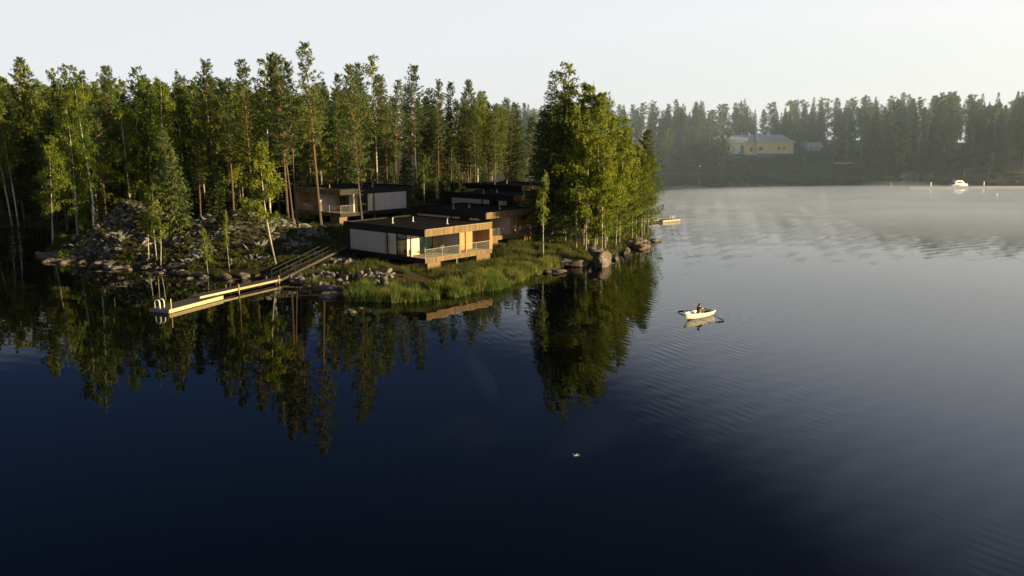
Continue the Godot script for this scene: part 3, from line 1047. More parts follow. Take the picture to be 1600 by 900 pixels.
func boat_sections(length: float, beam: float, keel: float, sheer: float, inset: float) -> Array:
	var secs := []
	for i in 15:
		var t := pow(i / 14.0, 1.5)            # 0 bow, 1 stern
		var half := beam * 0.5 * pow(maxf(sin(PI * 0.67 * pow(t, 0.9)), 0.0), 0.7) - inset
		half = maxf(half, 0.012)
		var top := sheer + 0.2 * pow(1.0 - t, 2.2) + 0.06 * t * t
		var bot := keel + 0.24 * pow(1.0 - t, 4.0) + 0.06 * t * t + inset
		var ring := []
		for k in 13:
			var u := k / 12.0 * 2.0 - 1.0
			var x := half * signf(u) * pow(absf(u), 0.6)
			ring.append(Vector3(x, lerpf(bot, top, pow(absf(u), 2.2)), (t - 0.5) * length + (0.0 if t > 0.0 else -0.0) - 0.22 * pow(1.0 - t, 3.0) * pow(absf(u), 2.0)))
		secs.append(ring)
	return secs

func rowing_boat() -> void:
	var bow := Vector3(14.15, 0, -62.95)
	var stern := Vector3(16.55, 0, -65.2)
	var mid := (bow + stern) * 0.5
	var dir := (stern - bow).normalized()
	var turn := atan2(dir.x, dir.z)
	var white := g(0.58, 0.57, 0.54)
	var o := thing("rowing_boat", "small white rowing boat with one rower on the open lake", "boat", mid, turn)
	var outer := boat_sections(3.3, 1.3, -0.1, 0.36, 0.0)
	var inner := boat_sections(3.2, 1.3, -0.1, 0.36, 0.035)
	var mb := MB.new()
	mb.loft(outer, false, white)
	var cap := []
	for r in [outer, inner]:
		for k in 12:
			mb.tri((r[14][0] + r[14][12]) * 0.5, r[14][k], r[14][k + 1], white)
	part("hull", mb.mesh(M.satin, true), o)
	mb = MB.new()
	mb.loft(inner, false, g(0.62, 0.62, 0.62))
	part("inner_hull", mb.mesh(M.satin, true), o)
	mb = MB.new()
	for s in [0, 12]:
		var pts := []
		var rad := []
		for q in outer:
			pts.append(q[s])
			rad.append(0.032)
		mb.tube(pts, rad, 6, [g(0.62, 0.61, 0.59)])
	mb.tube([outer[14][0], outer[14][12]], [0.032, 0.032], 6, [g(0.62, 0.61, 0.59)])
	part("gunwale", mb.mesh(M.satin, true), o)
	for z in [-0.75, 0.1, 1.15]:
		mb = MB.new()
		var w := 0.42 if z < -0.5 else 0.58
		mb.span(Vector3(-w, 0.22, z - 0.13), Vector3(w, 0.25, z + 0.13), g(0.55, 0.55, 0.55))
		part("thwart", mb.mesh(M.satin), o)
	mb = MB.new()
	mb.span(Vector3(-0.13, 0.27, 1.1), Vector3(0.13, 0.36, 1.3), g(0.03, 0.03, 0.035))
	part("stern_bag", mb.mesh(M.plain), o)
	rower(mid + dir * -0.02 + Vector3(0, -0.1, 0), turn)
	for s in [-1.0, 1.0]:
		var w := thing("oar", "oar with its dark blade " + ("on the bank side of the rowing boat" if s > 0 else "dipping towards the open water from the rowing boat"), "oar", mid, turn, "oars of the rowing boat")
		var a := Vector3(s * 0.1, 0.54, 0.54)
		var b := Vector3(s * 2.2, 0.06, 0.35 if s > 0 else 0.3)
		mb = MB.new()
		mb.tube([a, a.lerp(b, 0.8)], [0.02, 0.022], 7, [g(0.25, 0.18, 0.1)])
		part("shaft", mb.mesh(M.wood), w)
		mb = MB.new()
		var d := (b - a).normalized()
		var sd := d.cross(Vector3.UP).normalized()
		mb.box(a.lerp(b, 0.89), Vector3(0.17, 0.03, a.distance_to(b) * 0.24), Basis(sd, sd.cross(d), d) * Basis(Vector3(0, 0, 1), 0.7), g(0.03, 0.028, 0.025))
		part("blade", mb.mesh(M.plain), w)

func motor_boat() -> void:
	var o := thing("motor_boat", "white cabin motor boat moored at the long jetty", "boat", Vector3(135.6, 0, -243.5), deg_to_rad(-83.0))
	var white := g(0.72, 0.74, 0.78)
	var mb := MB.new()
	var secs := boat_sections(6.0, 2.2, -0.2, 0.75, 0.0)
	mb.loft(secs, false, white)
	for k in 12:
		mb.tri((secs[14][0] + secs[14][12]) * 0.5, secs[14][k], secs[14][k + 1], white)
	for i in 14:
		mb.quad(secs[i][0] - Vector3.UP * 0.06, secs[i][12] - Vector3.UP * 0.06, secs[i + 1][12] - Vector3.UP * 0.06, secs[i + 1][0] - Vector3.UP * 0.06, white)
	part("hull", mb.mesh(M.satin, true), o)
	mb = MB.new()
	var ring := func(z: float, y0: float, y1: float, w: float, w1: float) -> Array: return [Vector3(-w, y0, z), Vector3(-w1, y1, z), Vector3(w1, y1, z), Vector3(w, y0, z)]
	var rs := [ring.call(-1.9, 0.72, 0.78, 0.75, 0.7), ring.call(-0.9, 0.7, 1.75, 0.95, 0.7), ring.call(-0.6, 0.7, 1.95, 0.98, 0.75), ring.call(1.0, 0.7, 2.0, 1.0, 0.8), ring.call(1.5, 0.7, 1.8, 1.0, 0.8), ring.call(1.7, 0.7, 1.3, 1.0, 0.9)]
	mb.loft(rs, true, white)
	part("wheelhouse", mb.mesh(M.satin), o)
	for s in [-1.0, 1.0]:
		for z in [-0.45, 0.15, 0.75]:
			mb = MB.new()
			mb.box(Vector3(s * 0.9, 1.45, z), Vector3(0.06, 0.36, 0.5), Basis(Vector3(0, 0, 1), s * 0.17), g(0.03, 0.04, 0.06))
			part("side_window", mb.mesh(M.satin), o)
	mb = MB.new()
	mb.box(Vector3(0, 1.3, -1.38), Vector3(1.35, 0.75, 0.05), Basis(Vector3.RIGHT, 0.78), g(0.03, 0.04, 0.06))
	part("windscreen", mb.mesh(M.satin), o)
	mb = MB.new()
	mb.tube([Vector3(-0.5, 0.85, -2.7), Vector3(-0.7, 1.2, -2.2), Vector3(-0.95, 1.2, -1.0)], [0.02, 0.02, 0.02], 5, [g(0.6, 0.6, 0.6)])
	mb.tube([Vector3(0.5, 0.85, -2.7), Vector3(0.7, 1.2, -2.2), Vector3(0.95, 1.2, -1.0)], [0.02, 0.02, 0.02], 5, [g(0.6, 0.6, 0.6)])
	mb.tube([Vector3(-0.5, 0.85, -2.7), Vector3(0, 1.2, -2.95), Vector3(0.5, 0.85, -2.7)], [0.02, 0.02, 0.02], 5, [g(0.6, 0.6, 0.6)])
	part("bow_rail", mb.mesh(M.satin), o)

func drone() -> void:
	var o := thing("drone", "small white four-rotor drone hovering low over the dark water", "drone", Vector3(1.75, 6.0, -20.5), 0.35)
	o.scale = Vector3.ONE * 0.42
	var white := g(0.75, 0.74, 0.77)
	var mb := MB.new()
	var secs := []
	for q in [[-0.09, 0.018, 0.012], [-0.075, 0.032, 0.022], [0.0, 0.036, 0.03], [0.06, 0.03, 0.026], [0.09, 0.016, 0.014]]:
		var ring := []
		for k in 10:
			var a := TAU * k / 10
			ring.append(Vector3(cos(a) * q[1] * 1.3, sin(a) * q[2] * 1.3, q[0]))
		secs.append(ring)
	mb.loft(secs, true, white)
	part("body", mb.mesh(M.satin, true), o)
	mb = MB.new()
	mb.blob(Vector3(0, -0.025, 0.1), Vector3(0.022, 0.02, 0.02), 8, 6, fn, 0.0, 1.0, func(_p): return g(0.05, 0.05, 0.05))
	part("camera", mb.mesh(M.satin, true), o)
	for s in [[-1, -1], [1, -1], [-1, 1], [1, 1]]:
		mb = MB.new()
		var tip := Vector3(s[0] * 0.15, 0.03, s[1] * 0.11)
		mb.tube([Vector3(s[0] * 0.03, 0.01, s[1] * 0.05), tip], [0.011, 0.008], 6, [white * 0.7])
		mb.tube([tip - Vector3.UP * 0.07, tip + Vector3.UP * 0.025], [0.008, 0.014], 6, [white * 0.6])
		part("arm", mb.mesh(M.satin), o)
		mb = MB.new()
		mb.box(tip + Vector3.UP * 0.03, Vector3(0.16, 0.003, 0.014), Basis(Vector3.UP, s[0] * 0.7 + s[1]), white * 0.5)
		part("rotor", mb.mesh(M.satin), o)

# ------------------------------------------------------------------ far shore
func far_house() -> void:
	var o := thing("yellow_house", "long yellow wooden house with grey metal roof across the lake", "house", Vector3(105.6, 6.7, -345), deg_to_rad(-4.0))
	var yel := g(0.74, 0.56, 0.24)
	var put := func(called: String, m: String, boxes: Array) -> void:
		var mb := MB.new()
		for q in boxes: mb.span(q[0], q[1], q[2])
		part(called, mb.mesh(M[m]), o)
	put.call("stone_base", "rock", [[Vector3(-2, -2.5, -4), Vector3(13.0, 1.5, 4.6), g(0.3, 0.27, 0.25)], [Vector3(-15, -2.5, -4.2), Vector3(-2, 1.2, 3.0), g(0.26, 0.25, 0.24)]])
	put.call("wall", "plain", [[Vector3(-1.9, 1.5, -3.9), Vector3(12.9, 6.4, 4.5), yel]])
	put.call("wing_wall", "plain", [[Vector3(-14.8, 1.2, -4.0), Vector3(-1.903, 6.3, 2.9), yel * 1.05]])
	put.call("corner_board", "plain", [[Vector3(-2.1, 1.5, 4.5), Vector3(-1.7, 6.4, 4.62), g(0.6, 0.58, 0.54)], [Vector3(12.7, 1.5, 4.5), Vector3(13.0, 6.4, 4.62), g(0.6, 0.56, 0.45)]])
	for w in [[-0.5, 3.0, 4.5, 0.75, 0.8], [7.0, 3.1, 4.5, 0.5, 0.6], [9.3, 3.1, 4.5, 0.5, 0.6], [-4.0, 2.6, 2.9, 0.55, 0.9], [-8.6, 2.6, 2.9, 0.5, 0.9], [-9.9, 2.6, 2.9, 0.5, 0.9], [-13.5, 2.8, 2.9, 0.5, 0.8]]:
		var c := Vector3(w[0], w[1] + 0.6, w[2])
		var mb := MB.new()
		mb.box(c + Vector3(0, 0, 0.05), Vector3(w[3] * 2 + 0.4, w[4] * 2 + 0.4, 0.1), Basis(), g(0.62, 0.62, 0.62))
		var win := part("window", mb.mesh(M.plain), o)
		mb = MB.new()
		mb.box(c + Vector3(0, 0, 0.11), Vector3(w[3] * 2, w[4] * 2, 0.04), Basis(), g(0.03, 0.04, 0.05))
		part("pane", mb.mesh(M.satin), win)
	var roof := func(o2: Node3D, x0: float, x1: float, z0: float, z1: float, y0: float, y1: float, hip: float) -> void:
		var mb := MB.new()
		var gr := g(0.38, 0.42, 0.5) if o2.name != "red_shed" else g(0.1, 0.06, 0.05)
		var zm := (z0 + z1) * 0.5
		var r0 := Vector3(x0 + 0.2, y1, zm)
		var r1 := Vector3(x1 - hip, y1, zm)
		var a := Vector3(x0, y0, z0)
		var b := Vector3(x1, y0, z0)
		var c := Vector3(x1, y0, z1)
		var d := Vector3(x0, y0, z1)
		mb.quad(d, c, r1, r0, gr); mb.quad(b, a, r0, r1, gr); mb.tri(c, b, r1, gr); mb.tri(a, d, r0, gr); mb.quad(a, b, c, d, gr * 0.7)
		var n := int((x1 - x0) / 0.6)
		for k in range(1, n):
			var x := lerpf(x0, x1, float(k) / n)
			mb.beam(Vector3(x, y0 + 0.03, z1), Vector3(minf(x, x1 - hip), y1 + 0.03, zm), 0.04, 0.05, gr)
		mb.box(Vector3((x0 + x1) * 0.5, y0 - 0.1, z1 + 0.03), Vector3(x1 - x0, 0.22, 0.06), Basis(), g(0.6, 0.6, 0.58))
		part("roof", mb.mesh(M.satin), o2)
	roof.call(o, -2.4, 13.6, -4.6, 5.2, 6.4, 9.3, 4.5)
	roof.call(o, -15.3, -2.403, -4.6, 3.6, 6.3, 9.2, 0.2)
	for q in [[-4.5, 0.35, 1.1], [3.5, 0.4, 1.2], [-7.5, 0.15, 1.2]]:
		var mb := MB.new()
		mb.span(Vector3(q[0] - q[1], 8.6, -0.2 - q[1]), Vector3(q[0] + q[1], 9.0 + q[2], -0.2 + q[1]), g(0.55, 0.52, 0.48))
		part("chimney", mb.mesh(M.plain), o)
	put.call("terrace", "plain", [[Vector3(-7.5, 0.8, 3.2), Vector3(-2.2, 1.3, 7.2), g(0.4, 0.42, 0.44)], [Vector3(-10.4, -0.2, 3.2), Vector3(-7.6, 0.1, 6.5), g(0.45, 0.47, 0.5)]])
	put.call("porch", "plain", [[Vector3(-11.2, 1.2, 3.0), Vector3(-7.7, 4.6, 4.0), g(0.62, 0.63, 0.63)]])
	# the grey shed
	o = thing("grey_shed", "low grey roofed shed right beside the yellow house", "shed", Vector3(129.0, 7.6, -350), deg_to_rad(-8.0))
	put = func(called: String, m: String, boxes: Array) -> void:
		var mb := MB.new()
		for q in boxes: mb.span(q[0], q[1], q[2])
		part(called, mb.mesh(M[m]), o)
	put.call("wall", "plain", [[Vector3(-4.5, -1, -2.5), Vector3(4.5, 3.2, 2.5), g(0.24, 0.21, 0.22)]])
	roof.call(o, -5.0, 5.0, -3.0, 3.0, 3.2, 5.2, 0.3)
	for x in [-3.0, -1.0, 1.0, 3.0]:
		put.call("post", "plain", [[Vector3(x - 0.15, -0.5, 2.52), Vector3(x + 0.15, 3.1, 2.75), g(0.5, 0.48, 0.46)]])
	# the red boathouse
	o = thing("red_shed", "low dark red shed half hidden by birches on the far lawn", "shed", Vector3(127.2, ground(127.2, -310.5) + 0.7, -310.5), 0.05)
	put.call("wall", "plain", [[Vector3(-3.4, -1, -1.8), Vector3(3.4, 2.0, 1.8), g(0.2, 0.035, 0.025)]])
	put.call("door", "plain", [[Vector3(-1.2, -0.6, 1.81), Vector3(0.2, 1.7, 1.88), g(0.1, 0.02, 0.02)]])
	put.call("trim", "plain", [[Vector3(-3.5, 1.75, 1.81), Vector3(3.5, 1.95, 1.9), g(0.5, 0.42, 0.4)]])
	roof.call(o, -3.8, 3.8, -2.3, 2.4, 2.0, 2.7, 0.1)

func jetty() -> void:
	var o := thing("long_jetty", "long low grey jetty on the far side of the lake", "jetty", Vector3(116.5, 0, -234.9), deg_to_rad(8.6))
	for k in 5:
		var mb := MB.new()
		mb.span(Vector3(k * 10.0 + 0.06, 0.02, -2.2), Vector3(k * 10.0 + 9.94, 0.34, 0.0), g(0.24, 0.22, 0.2))
		part("pontoon", mb.mesh(M.plank_wood), o)
		mb = MB.new()
		var x := k * 10.0 + 0.1
		while x < k * 10.0 + 9.8:
			mb.span(Vector3(x, 0.343, -2.25), Vector3(x + 0.23, 0.4, 0.05), g(0.33, 0.3, 0.26) * rng.randf_range(0.85, 1.1))
			x += 0.25
		part("plank_deck", mb.mesh(M.plank_wood), o, true)
	for q in [[8.2, "left of the motor boat"], [25.6, "right of the motor boat"]]:
		var p: Vector3 = o.transform * Vector3(q[0], 0.4, -1.8)
		var w := thing("jetty_bollard", "white service post on the jetty " + q[1], "post", p, 0.0, "white posts on the jetty")
		var mb := MB.new()
		mb.tube([Vector3.ZERO, Vector3(0, 1.25, 0), Vector3(0, 1.4, 0)], [0.2, 0.17, 0.1], 10, [g(0.75, 0.73, 0.7)])
		part("column", mb.mesh(M.satin), w)
		mb = MB.new()
		mb.tube([Vector3.ZERO, Vector3(0, 0.12, 0)], [0.28, 0.24], 10, [g(0.4, 0.1, 0.06)])
		part("base", mb.mesh(M.satin), w)
	var k2 := 0
	for p in [[121.0, -256.0], [147.5, -215.0], [126.0, -208.0], [144.6, -255.0], [154.0, -214.0]]:
		var w := thing("mooring_buoy", ["orange mooring buoy between the jetty end and the shore", "orange mooring buoy in front of the jetty", "white mooring buoy floating before the jetty", "orange mooring buoy behind the jetty, right of the motor boat", "orange mooring buoy nearest the frame edge before the jetty"][k2], "buoy", Vector3(p[0], 0, p[1]), 0.0, "mooring buoys by the jetty")
		var mb := MB.new()
		var col := g(0.7, 0.7, 0.68) if k2 == 2 else g(0.62, 0.13, 0.05)
		mb.blob(Vector3(0, 0.18, 0), Vector3(0.3, 0.3, 0.3), 12, 8, fn, 0.0, 1.0, func(_p): return col)
		part("float", mb.mesh(M.satin, true), w)
		mb = MB.new()
		mb.tube([Vector3(0, 0.45, 0), Vector3(0, 0.6, 0)], [0.06, 0.05], 6, [g(0.2, 0.2, 0.2)])
		part("eye", mb.mesh(M.satin), w)
		k2 += 1
	k2 = 0
	for p in [[78.3, -335.5, 0.4, 1.2], [86.8, -337.0, 0.25, 1.9]]:
		var w := thing("shore_marker", ["large white ball marker standing at the far waterline", "small white ball marker on the far bank"][k2], "marker", Vector3(p[0], maxf(ground(p[0], p[1]), -0.2), p[1]))
		var mb := MB.new()
		mb.tube([Vector3.ZERO, Vector3(0, p[3], 0)], [0.05, 0.05], 6, [g(0.3, 0.3, 0.3)])
		part("pole", mb.mesh(M.plain), w)
		mb = MB.new()
		mb.blob(Vector3(0, float(p[3]) + p[2], 0), Vector3.ONE * p[2], 12, 8, fn, 0.0, 1.0, func(_p): return g(0.8, 0.8, 0.78))
		part("ball", mb.mesh(M.satin, true), w)
		k2 += 1

# ------------------------------------------------------------------ rocks
var rocks := []
var stones := []

func make_rocks() -> void:
	for i in 7:
		var mb := MB.new()
		var warm := i % 2 == 0
		mb.blob(Vector3(i * 3.1, 0, 0), Vector3(1, 0.72, 0.85), 28, 17, fn2, 0.8, 0.5, func(p: Vector3) -> Color:
			var n := fn.get_noise_3d(p.x * 45.0, p.y * 45.0, p.z * 45.0)
			var c := g(0.2, 0.155, 0.12) if warm else g(0.165, 0.15, 0.135)
			return c.lerp(g(0.38, 0.37, 0.33), clampf(n * 1.6, 0.0, 0.8)).lerp(g(0.07, 0.075, 0.04), clampf(-n * 1.5 - 0.1, 0.0, 0.7)))
		for k in mb.v.size():
			mb.v[k] -= Vector3(i * 3.1, 0, 0)
		rocks.append(mb.mesh(M.rock))
	for i in 2:
		var mb := MB.new()
		mb.blob(Vector3(i * 5.0, 9, 0), Vector3(1, 0.6, 0.8), 11, 7, fn2, 0.6, 0.5, func(p: Vector3) -> Color:
			var n := fn.get_noise_3d(p.x * 60.0, p.y * 60.0, p.z * 60.0)
			return g(0.1, 0.105, 0.085).lerp(g(0.33, 0.345, 0.315), clampf(0.5 + n * 2.4, 0.0, 1.0)) if i == 0 else g(0.36, 0.32, 0.29).lerp(g(0.48, 0.44, 0.4), clampf(0.4 + n * 1.5, 0.0, 1.0)))
		for k in mb.v.size():
			mb.v[k] -= Vector3(i * 5.0, 9, 0)
		stones.append(mb.mesh(M.rock, true))

func boulder(x: float, y: float, z: float, r: float, flat: float, label: String, group := "boulders along the shores of the point") -> void:
	var o := single("boulder", rocks[rng.randi() % rocks.size()], label, "rock", Vector3(x, y, z), 0.0, group)
	o.basis = Basis(Vector3.UP, rng.randf() * TAU) * Basis.from_scale(Vector3(r, r * flat, r * rng.randf_range(0.75, 1.1)))

# ------------------------------------------------------------------ sky
func sky() -> Sky:
	var w := 512
	var h := 256
	var im := Image.create_empty(w, h, false, Image.FORMAT_RGBF)
	var sun := SUN.normalized()
	for j in h:
		var e := (0.5 - (j + 0.5) / h) * PI
		for i in w:
			var az := TAU * (i + 0.5) / w
			var d := Vector3(sin(az) * cos(e), sin(e), -cos(az) * cos(e))
			var ed := rad_to_deg(e)
			var gm := rad_to_deg(acos(clampf(d.dot(sun), -1.0, 1.0)))
			# the bright band over the horizon stands higher towards the sun
			var k := smoothstep(112.0, 48.0, gm)
			var low := Vector3(0.79, 0.83, 0.88).lerp(Vector3(0.86, 0.85, 0.8), exp(-maxf(ed, 0.0) / 5.0) * 0.6)
			low = low.lerp(Vector3(0.6, 0.71, 0.96), smoothstep(9.0, 24.0, ed))
			var high := Vector3(0.018, 0.056, 0.165).lerp(Vector3(0.004, 0.017, 0.06), smoothstep(15.0, 45.0, ed))
			var c := low.lerp(high, smoothstep(9.2 + 9.0 * k, 14.0 + 30.0 * k, ed))
			c += Vector3(1.05, 0.94, 0.74) * exp(-gm / 36.0) * (0.25 + 0.75 * exp(-maxf(ed, 0.0) / 18.0)) + Vector3(1.2, 0.9, 0.55) * exp(-gm / 9.0)
			c += Vector3(0.13, 0.1, 0.03) * k * smoothstep(25.0, 0.0, ed)
			c /= EXPOSURE
			im.set_pixel(i, j, Color(c.x, c.y, c.z))
	var pm := PanoramaSkyMaterial.new()
	pm.panorama = ImageTexture.create_from_image(im)
	var s := Sky.new()
	s.sky_material = pm
	return s

func mist(at: Vector3, size: Vector3, density: float, col: Color, turn := 0.0) -> void:
	var f := FogVolume.new()
	f.shape = RenderingServer.FOG_VOLUME_SHAPE_ELLIPSOID
	f.size = size
	f.position = at
	f.rotation.y = turn
	var m := FogMaterial.new()
	m.density = density
	m.albedo = col
	f.material = m
	f.name = numbered("mist")
	add_child(f, true)
	tag(f, "", "", "", "stuff")

const SUN := Vector3(0.95, 0.155, 0.27)
const EXPOSURE := 3.0

func _ready() -> void:
	rng.seed = 20240611
	fn.seed = 11
	fn.frequency = 0.01
	fn.fractal_octaves = 4
	fn2.seed = 77
	fn2.frequency = 0.01
	fn2.fractal_octaves = 3
	# camera
	var cam := Camera3D.new()
	cam.name = "camera"
	cam.fov = 39.78
	cam.position = Vector3(0, 14.5, 0)
	cam.rotation_degrees = Vector3(-10.65, 0, 0)
	cam.near = 0.5
	cam.far = 2000.0
	add_child(cam)
	# sky, air and exposure
	var env := Environment.new()
	env.background_mode = Environment.BG_SKY
	env.sky = sky()
	env.tonemap_mode = Environment.TONE_MAPPER_LINEAR
	env.tonemap_exposure = EXPOSURE
	env.sdfgi_enabled = true
	env.ssao_enabled = true
	env.ssil_enabled = true
	env.fog_enabled = true
	env.fog_density = 0.00001
	env.fog_light_color = Color(0.86, 0.93, 1.0)
	env.volumetric_fog_enabled = true
	env.volumetric_fog_density = 0.0
	var we := WorldEnvironment.new()
	we.name = "world_environment"
	we.environment = env
	add_child(we)
	# low morning sun from the right
	var sl := DirectionalLight3D.new()
	sl.name = "sun"
	sl.light_energy = 1.6
	sl.light_color = Color(1.0, 0.875, 0.63)
	sl.light_angular_distance = 0.5
	sl.shadow_enabled = true
	sl.look_at_from_position(SUN * 100.0, Vector3.ZERO)
	add_child(sl)

	make_materials()
	# ---------------- the lake and the land
	for p in [[-320, -112], [-140, -121], [-100, -127.5], [-84, -130.5], [-77, -131], [-71, -123], [-64, -110], [-60.2, -101.6], [-56, -95.5], [-53, -93.5], [-51.2, -94], [-45.6, -89.3], [-43, -89], [-38.6, -86.4], [-36.6, -84.8], [-32.9, -82.9], [-29.5, -81.5], [-26.6, -82.4], [-23.7, -81.2], [-21, -78.6], [-18.5, -76.4], [-16.2, -74.6], [-13.9, -73.4], [-10.4, -72.6], [-8.2, -73.6], [-5.7, -75.4], [-2.8, -78.2], [-0.2, -81.8], [1.2, -84.8]]:
		LAND.append(Vector2(p[0], p[1]))
	for p in [[4.4, -87.2], [6, -90.2], [9.2, -90.6], [11.3, -96], [13.6, -101.6], [15.8, -107.8], [18.8, -113], [21.8, -122], [22.8, -134], [21, -146], [11, -158], [2, -175], [-6, -205], [-4, -240], [2, -262], [26, -300], [48, -322], [66, -331], [90, -330], [112, -314], [125, -299], [138, -289.5], [150, -282], [175, -270], [235, -258], [330, -245], [330, -640], [-320, -640]]:
		LAND.append(Vector2(p[0], p[1]))
	CABINS = [[-9.3, -84.26, 1.3, 13.8, 10.8, false], [-3.3, -100.3, 1.6, 13.8, 10.3, false], [0.2, -113.0, 2.85, 13.4, 10.0, false], [1.5, -124.5, 3.55, 13.0, 10.0, false], [-22.5, -104.5, 4.3, 12.6, 10.0, true]]
	water()
	terrain("ground", -125.0, 32.0, -180.0, -60.0, 0.75)
	terrain("far_ground", -320.0, 330.0, -640.0, -177.0, 5.0)

	# ---------------- cabins
	cabin("cabin", "front black flat roofed cabin with pale side wall and two sunlit terraces", 0)
	cabin("cabin", "second black cabin, its roof edge rising just behind the front cabin", 1)
	cabin("cabin", "third black cabin in the row, under the dark spruce by the birches", 2)
	cabin("cabin", "fourth black cabin, farthest back in the row on the point", 3)
	cabin("cabin", "lone black cabin among pine trunks on the slope, pale wall facing the lake", 4)
	var o := thing("service_hut", "tall windowless black hut behind the fourth cabin", "hut", Vector3(-9.4, ground(-9.4, -139.0), -139.0), deg_to_rad(CAB_TURN))
	var mb := MB.new()
	mb.span(Vector3(0, -0.3, -4.5), Vector3(3.0, 3.3, 0), BLACK)
	part("wall", mb.mesh(M.wood), o)
	mb = MB.new()
	mb.span(Vector3(-0.12, 3.303, -4.62), Vector3(3.12, 3.55, 0.12), BLACK * 0.9)
	part("roof", mb.mesh(M.roofing), o)
	mb = MB.new()
	mb.span(Vector3(1.0, -0.1, 0.003), Vector3(2.0, 2.1, 0.06), g(0.03, 0.028, 0.026))
	part("door", mb.mesh(M.wood), o)
	for q in [[0.95, 3.75, "black terrace chair beside the tall window of the front cabin"], [1.4, 4.6, "black terrace chair against the dividing wall of the front cabin"], [1.2, 1.5, "black terrace chair at the open corner of the front cabin"]]:
		terrace_chair(q[2], cab_at(0, q[0], 0.522, q[1]), deg_to_rad(CAB_TURN) + rng.randf_range(-0.5, 0.5), g(0.025, 0.022, 0.022))
	terrace_table("round dark table on the corner terrace of the front cabin", cab_at(0, 1.6, 0.522, 2.6))
	terrace_chair("wooden terrace chair on the second cabin", cab_at(1, 1.6, 0.522, 1.6), deg_to_rad(CAB_TURN) + 0.4, g(0.2, 0.13, 0.07))
	docks()
	rowing_boat()
	drone()
	far_house()
	jetty()
	motor_boat()

	# ---------------- rocks
	make_rocks()
	boulder(-17.0, 0.05, -72.9, 0.95, 0.62, "grey rounded boulder in the water beside the reed bed")
	boulder(-13.8, -0.05, -65.9, 0.5, 0.9, "small tan boulder standing alone in the water before the reeds")
	boulder(-13.1, -0.02, -67.6, 0.2, 0.8, "tiny pale stone just behind the lone tan boulder")
	boulder(10.6, 0.3, -91.3, 1.55, 1.05, "largest boulder on the point, lichen spotted, below the birches")
	boulder(10.0, 1.35, -92.6, 0.9, 0.8, "pale boulder leaning on top of the largest boulder")
	boulder(7.2, 0.3, -91.4, 1.5, 0.5, "flat dark shore boulder left of the largest boulder")
	boulder(4.5, 0.1, -86.3, 1.2, 0.4, "long flat stone slab at the water beside the tall grass")
	boulder(2.6, 0.0, -85.2, 0.55, 0.5, "low tan stone in the water at the end of the grass")
	boulder(12.6, 0.1, -95.6, 0.6, 0.6, "pale stone at the waterline right behind the largest boulder")
	boulder(14.4, 0.2, -101.4, 0.75, 0.9, "tan upright boulder at the waterline under the birches")
	boulder(17.6, 0.1, -106.0, 1.3, 0.6, "dark wedge shaped boulder jutting into the lake off the point")
	boulder(16.6, 0.3, -107.2, 1.0, 0.9, "dark boulder inside the rock heap off the point")
	boulder(18.8, 0.1, -111.0, 0.9, 0.7, "warm tan boulder at the back of the rock heap off the point")
	boulder(20.3, 0.0, -113.6, 1.0, 0.5, "outermost flat tan stone of the rock heap off the point")
	boulder(17.4, 0.5, -109.6, 0.8, 0.8, "tan block leaning in the middle of the rock heap off the point")
	boulder(142.5, 0.6, -288.0, 4.2, 0.75, "broad grey rock outcrop on the far shore behind the jetty end", "rocks of the far shore")
	boulder(136.8, 0.3, -291.5, 2.6, 0.5, "low grey rock beside the outcrop on the far shore", "rocks of the far shore")
	# boulders on the dark bank to the left of the dock
	for i in range(7, 21):
		var a := LAND[i]
		var b := LAND[i + 1]
		var n := int(a.distance_to(b) / 1.1) + 1
		for k in n:
			var t := (k + rng.randf()) / n
			var p := a.lerp(b, t) + Vector2(rng.randf_range(-0.6, 0.6), rng.randf_range(-1.1, 1.0))
			if i == 18 and t < 0.8 or i == 17: # the walkway lands here
				p.y -= 1.2
			var br := rng.randf_range(0.3, 0.95)
			var bf := rng.randf_range(0.5, 0.85)
			var where: String = "at the mouth of the dark inlet" if p.x < -54.0 else ("below the left hump of the hill" if p.x < -47.0 else ("below the three thin birches" if p.x < -38.0 else ("midway between the birches and the walkway" if p.x < -31.5 else ("beside the walkway" if p.x < -25.0 else "under the foot of the stairs"))))
			boulder(p.x, maxf(ground(p.x, p.y), -0.1) + 0.05, p.y, br, bf, "%s %s boulder on the shaded bank %s" % ["large" if br > 0.73 else ("middling" if br > 0.5 else "small"), "flat" if bf < 0.62 else ("upright" if bf > 0.75 else "rounded"), where])
	for i in 22:
		var x := lerpf(30.0, 200.0, (i + rng.randf()) / 22.0)
		var z := -336.0
		while shore_d(x, z) > 0.0 and z < -240.0:
			z += 1.5
		boulder(x, 0.0, z, rng.randf_range(0.5, 1.5), 0.6, "small stone on the waterline of the far shore", "rocks of the far shore")
	var heap := []
	for i in 1500: # pale rubble along the stairs and under the front cabin
		var x := rng.randf_range(-23.0, -12.0)
		var z := rng.randf_range(-90.0, -76.0)
		var line := absf((x + 21.2) * 0.92 + (z + 83.0) * 0.38) if rng.randf() < 0.5 else absf(z + 79.5 - (x + 18.0) * 0.25 + rng.randf_range(-1.2, 1.2))
		if line < 2.0 and fn2.get_noise_2d(x * 25.0, z * 25.0) > -0.1 and shore_d(x, z) > 0.2 and is_free(x, z, 0.2):
			var s := rng.randf_range(0.14, 0.42)
			heap.append(Transform3D(Basis(rdir(), rng.randf() * TAU) * Basis.from_scale(Vector3(s, s * 0.8, s)), on(x, z, 0.1)))
	scatter("riprap_rubble", stones[1], heap, "pale broken rubble stones heaped beside the stairs", "rubble")
	heap = []
